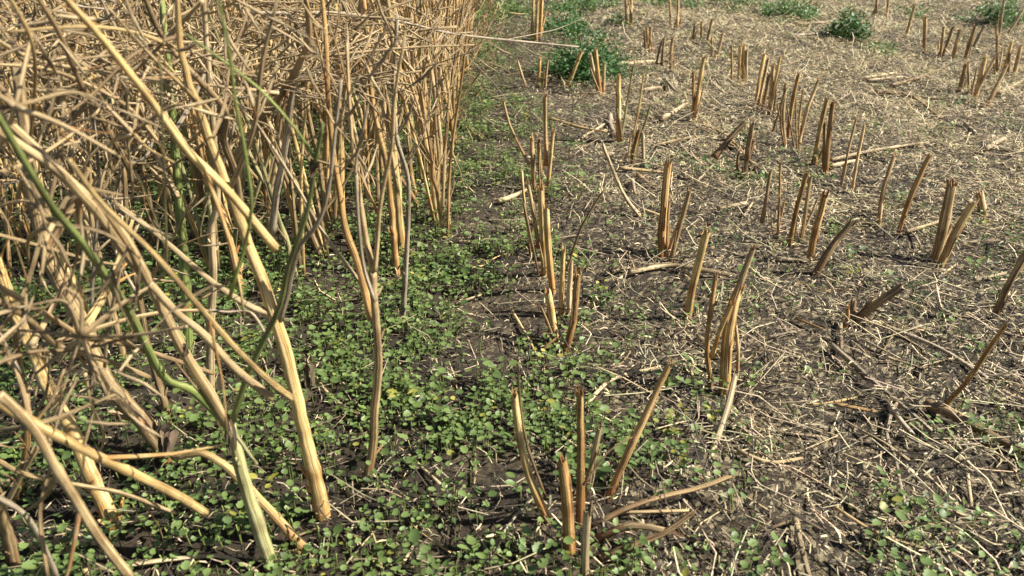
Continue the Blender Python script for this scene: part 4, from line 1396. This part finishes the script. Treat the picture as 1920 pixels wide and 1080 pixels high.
# tangle of podded side shoots in the upper left: each a broken top lodged in the stand
rt = random.Random(31)
for k in range(70):
    Y = rt.uniform(.80, 1.6)
    u = rt.uniform(-60, 560) if Y < 1.0 else rt.uniform(-60, 760)
    v = rt.uniform(-60, 330) if u < 330 else rt.uniform(-60, 170)
    if Y < .9 and u > 330:
        u = rt.uniform(-60, 330)
    p = at_depth(u, v, Y)
    a = rt.uniform(0, 2 * PI)
    d = Vector((math.cos(a), math.sin(a) * .6, rt.uniform(-.5, .5))).normalized()
    l = rt.uniform(.14, .34)
    P = [p - d * l * .5, p + Vector((rt.uniform(-.02, .02), 0, rt.uniform(-.03, .01))), p + d * l * .5]
    b = P[0]
    m = rt.choice('ttbygt')
    ntw = rt.choice([2, 3, 4])
    ln_ = 'long' if l > .27 else 'short' if l < .2 else 'mid-length'
    ori = 'level' if abs(d.z) < .18 else 'slanting'
    root = thing('broken_stalk', f'{ln_} {ori} {COLN[m]} podded shoot with {NUM[ntw]} twigs lodged in the upper tangle'.replace('pair of', 'two'), 'broken stalk', b, f'{ln_} {ori} {COLN[m]} podded shoots in the tangle')
    Q = smooth_path([q - b for q in P], 9)
    add_branch(root, Q, rt.uniform(.0014, .0026), .0008, MATS[m], rt, 6, True, ntw, name='stalk', pod_t0=.1)

# ---- shrivelled dead leaves clinging to stalks
def withered(parent_label, u, v, Y, w, h, seed, m=None):
    r = random.Random(seed)
    par = next(o for o in bpy.data.objects if o.parent is None and o.get('label') == parent_label)
    c = at_depth(u, v, Y)
    sw = px2m(w, c); sh = px2m(h, c)
    V = []; Fc = []
    for k in range(r.choice([4, 5, 6])):
        L_ = sh * r.uniform(.55, 1.05); wd = sw * r.uniform(.16, .34); x = r.uniform(-.3, .3) * sw; y = r.uniform(-.25, .1) * sw
        an = r.uniform(0, 6.28); tw = r.uniform(-2.5, 2.5); n0 = len(V); z0 = -r.uniform(0, .25) * sh
        ns = 7
        for j in range(ns):
            t = j / (ns - 1); a = an + tw * t
            ww = wd * math.sin(PI * (.12 + .8 * t)) * r.uniform(.7, 1.2)
            cx = x + math.sin(t * 3 + k) * sw * .16; cy = y + math.cos(t * 4 + k) * sw * .12
            for q in (-1, 0, 1):
                V.append((cx + math.cos(a) * ww * q, cy + math.sin(a) * ww * q + (.35 * ww if q == 0 else 0), z0 - L_ * t + r.uniform(-1, 1) * sh * .015))
        for j in range(ns - 1):
            for q in range(2):
                i0 = n0 + j * 3 + q
                Fc.append((i0, i0 + 1, i0 + 4, i0 + 3))
    me = bpy.data.meshes.new('withered_leaf'); me.from_pydata(V, [], Fc)
    o = obj('withered_leaf', me, par, M_WITHER)
    o.location = c - par.location
    o['label'] = 'dark shrivelled dead leaf'


M_WITHER = stalk_mat('withered_leaf', (.03, .02, .012), (.075, .05, .03), (.17, .125, .08), spots=.5, rough=.9)
GT = 'green-stemmed plant with pale foot and crossing lime shoots beside the thick golden stalk'
for (lb_, u, v, Y, w, h, sd_) in [
    ('thickest pale stalk with black shrivelled foot', 311, 800, gy(318, 858) - .03, 40, 66, 1),
    ('thickest pale stalk with black shrivelled foot', 296, 784, gy(318, 858) - .025, 34, 40, 2),
    (GT, 422, 770, y2 - .02, 26, 85, 3), (GT, 345, 640, y2 - .05, 18, 40, 4),
    ('thick golden stalk with peeling nodes rising from seedlings at the crop edge', 572, 668, y1 + .015, 26, 80, 6),
    (GT, 586, 296, y2 - .05, 22, 32, 7),
    ('pair of rotten-footed golden stalks standing close together', 742, 440, gy(744, 516) + .01, 16, 60, 8),
]:
    withered(lb_, u, v, Y, w, h, sd_)

# ------------------------------------------------------------------ weeds
def weed(label, u0, u1, vb, hgt, n, shade, seed, depth_m=.18, lsz=(.010, .02)):
    """bushy weed: stems with many small leaves"""
    r = random.Random(seed)
    a, c = ground(u0, vb), ground(u1, vb)
    cx = (a.x + c.x) / 2; cy = (a.y + c.y) / 2 + depth_m * .4; rx = abs(c.x - a.x) / 2
    cz = float(gz(cx, cy))
    root = thing('weed_clump', label, 'weed', (cx, cy, cz), 'green weeds in the field')
    VV = []; FF = []; CC = []; nv = 0
    base = np.array(shade)
    mb = Mesh()
    ns = max(7, n // 90)
    tips = []
    for s in range(ns):
        an = r.uniform(0, 2 * PI); rr = r.random() ** .6 * r.choice([.7, 1, 1.2, 1.7])
        e = Vector((math.cos(an) * rx * rr, math.sin(an) * depth_m * rr, hgt * r.uniform(.15, 1.05) * max(.12, 1.05 - .7 * rr)))
        f = Vector((e.x * .5, e.y * .5, -.01))
        P = smooth_path([f, f.lerp(e, .5) + Vector((0, 0, hgt * .1)), e], 5)
        mb.tube(P, [.0016, .0014, .0012, .001, .0006], 4, 0, r)
        tips.append(P)
    for q in range(n):
        P = r.choice(tips)
        t = r.random() ** .7 * 4
        i = min(3, int(t))
        p = P[i].lerp(P[i + 1], t - i) + Vector((r.gauss(0, .028), r.gauss(0, .028), r.gauss(0, .018)))
        p.z = max(p.z, .004)
        v, f = LEAFT[r.choice([1, 2, 2])]
        sz = r.uniform(*lsz)
        M = Matrix.Rotation(r.uniform(0, 6.28), 3, 'Z') @ Matrix.Rotation(r.uniform(-.9, .5), 3, 'Y') @ Matrix.Rotation(r.uniform(-.6, .6), 3, 'X')
        W = v @ np.array(M).T * sz * np.array([1, .7, 1]) + np.array(p)
        VV.append(W); FF.append(f + nv); nv += len(v)
        CC.append(np.repeat((base * r.uniform(.6, 1.5))[None], len(v), 0))
    obj('stem', mb.build('stem'), root, M_LIME)
    me = raw_mesh('foliage', np.vstack(VV), np.vstack(FF), 3, np.vstack(CC), True)
    o = obj('foliage', me, root, M_LEAFT)
    o['kind'] = 'stuff'
    o['label'] = 'dense mass of tiny green leaves'


DG = (.050, .125, .032); MG = (.10, .18, .055); YG = (.12, .19, .055)
weed('large dark green leafy weed clump beside the first stubble row', 1015, 1172, 150, .24, 5200, DG, 1, .22, (.008, .015))
weed('dark green weed clump spreading behind the largest one', 1020, 1110, 66, .16, 1300, DG, 2, .25)
weed('bright green weed patch behind the first stubble row', 1030, 1170, 22, .15, 1800, MG, 3, .30)
weed('small blue-green weed beside a far stubble clump', 1140, 1175, 50, .07, 160, DG, 4, .1)
weed('pale green grassy weeds at the far crop edge', 885, 990, 34, .12, 1700, YG, 5, .35)
weed('low wide green weed strip across the far stubble', 1190, 1440, 16, .10, 1900, MG, 6, .30)
weed('leafy green weed clump in far stubble between straw', 1440, 1560, 40, .17, 1900, MG, 7, .3)
weed('upright bushy green weed in the far stubble', 1566, 1640, 80, .20, 1500, (.05, .12, .025), 8, .14)
weed('sparse yellow-green weed beside the upright bushy weed', 1635, 1690, 105, .05, 200, YG, 9, .12)
weed('low green weed in far stubble before pale chaff', 1690, 1760, 32, .06, 300, MG, 10, .2)
weed('bushy green weed at the far outer stubble', 1830, 1935, 50, .17, 1500, MG, 11, .25)
weed('small green grassy tuft at the sparse strip', 880, 930, 100, .04, 260, YG, 12, .2)
for q, (u, v) in enumerate([(1210, 140), (1180, 150), (1310, 130), (1345, 320), (1360, 325), (1400, 265), (1395, 255), (1280, 200), (1075, 165), (1235, 315), (1525, 335), (1440, 345), (1690, 380), (1780, 200)]):
    weed('tiny sprouting weed tuft among the stubble straw', u - 13, u + 13, v, .028, 34, MG, 40 + q, .03, (.009, .016))
print('objects', len(bpy.data.objects))
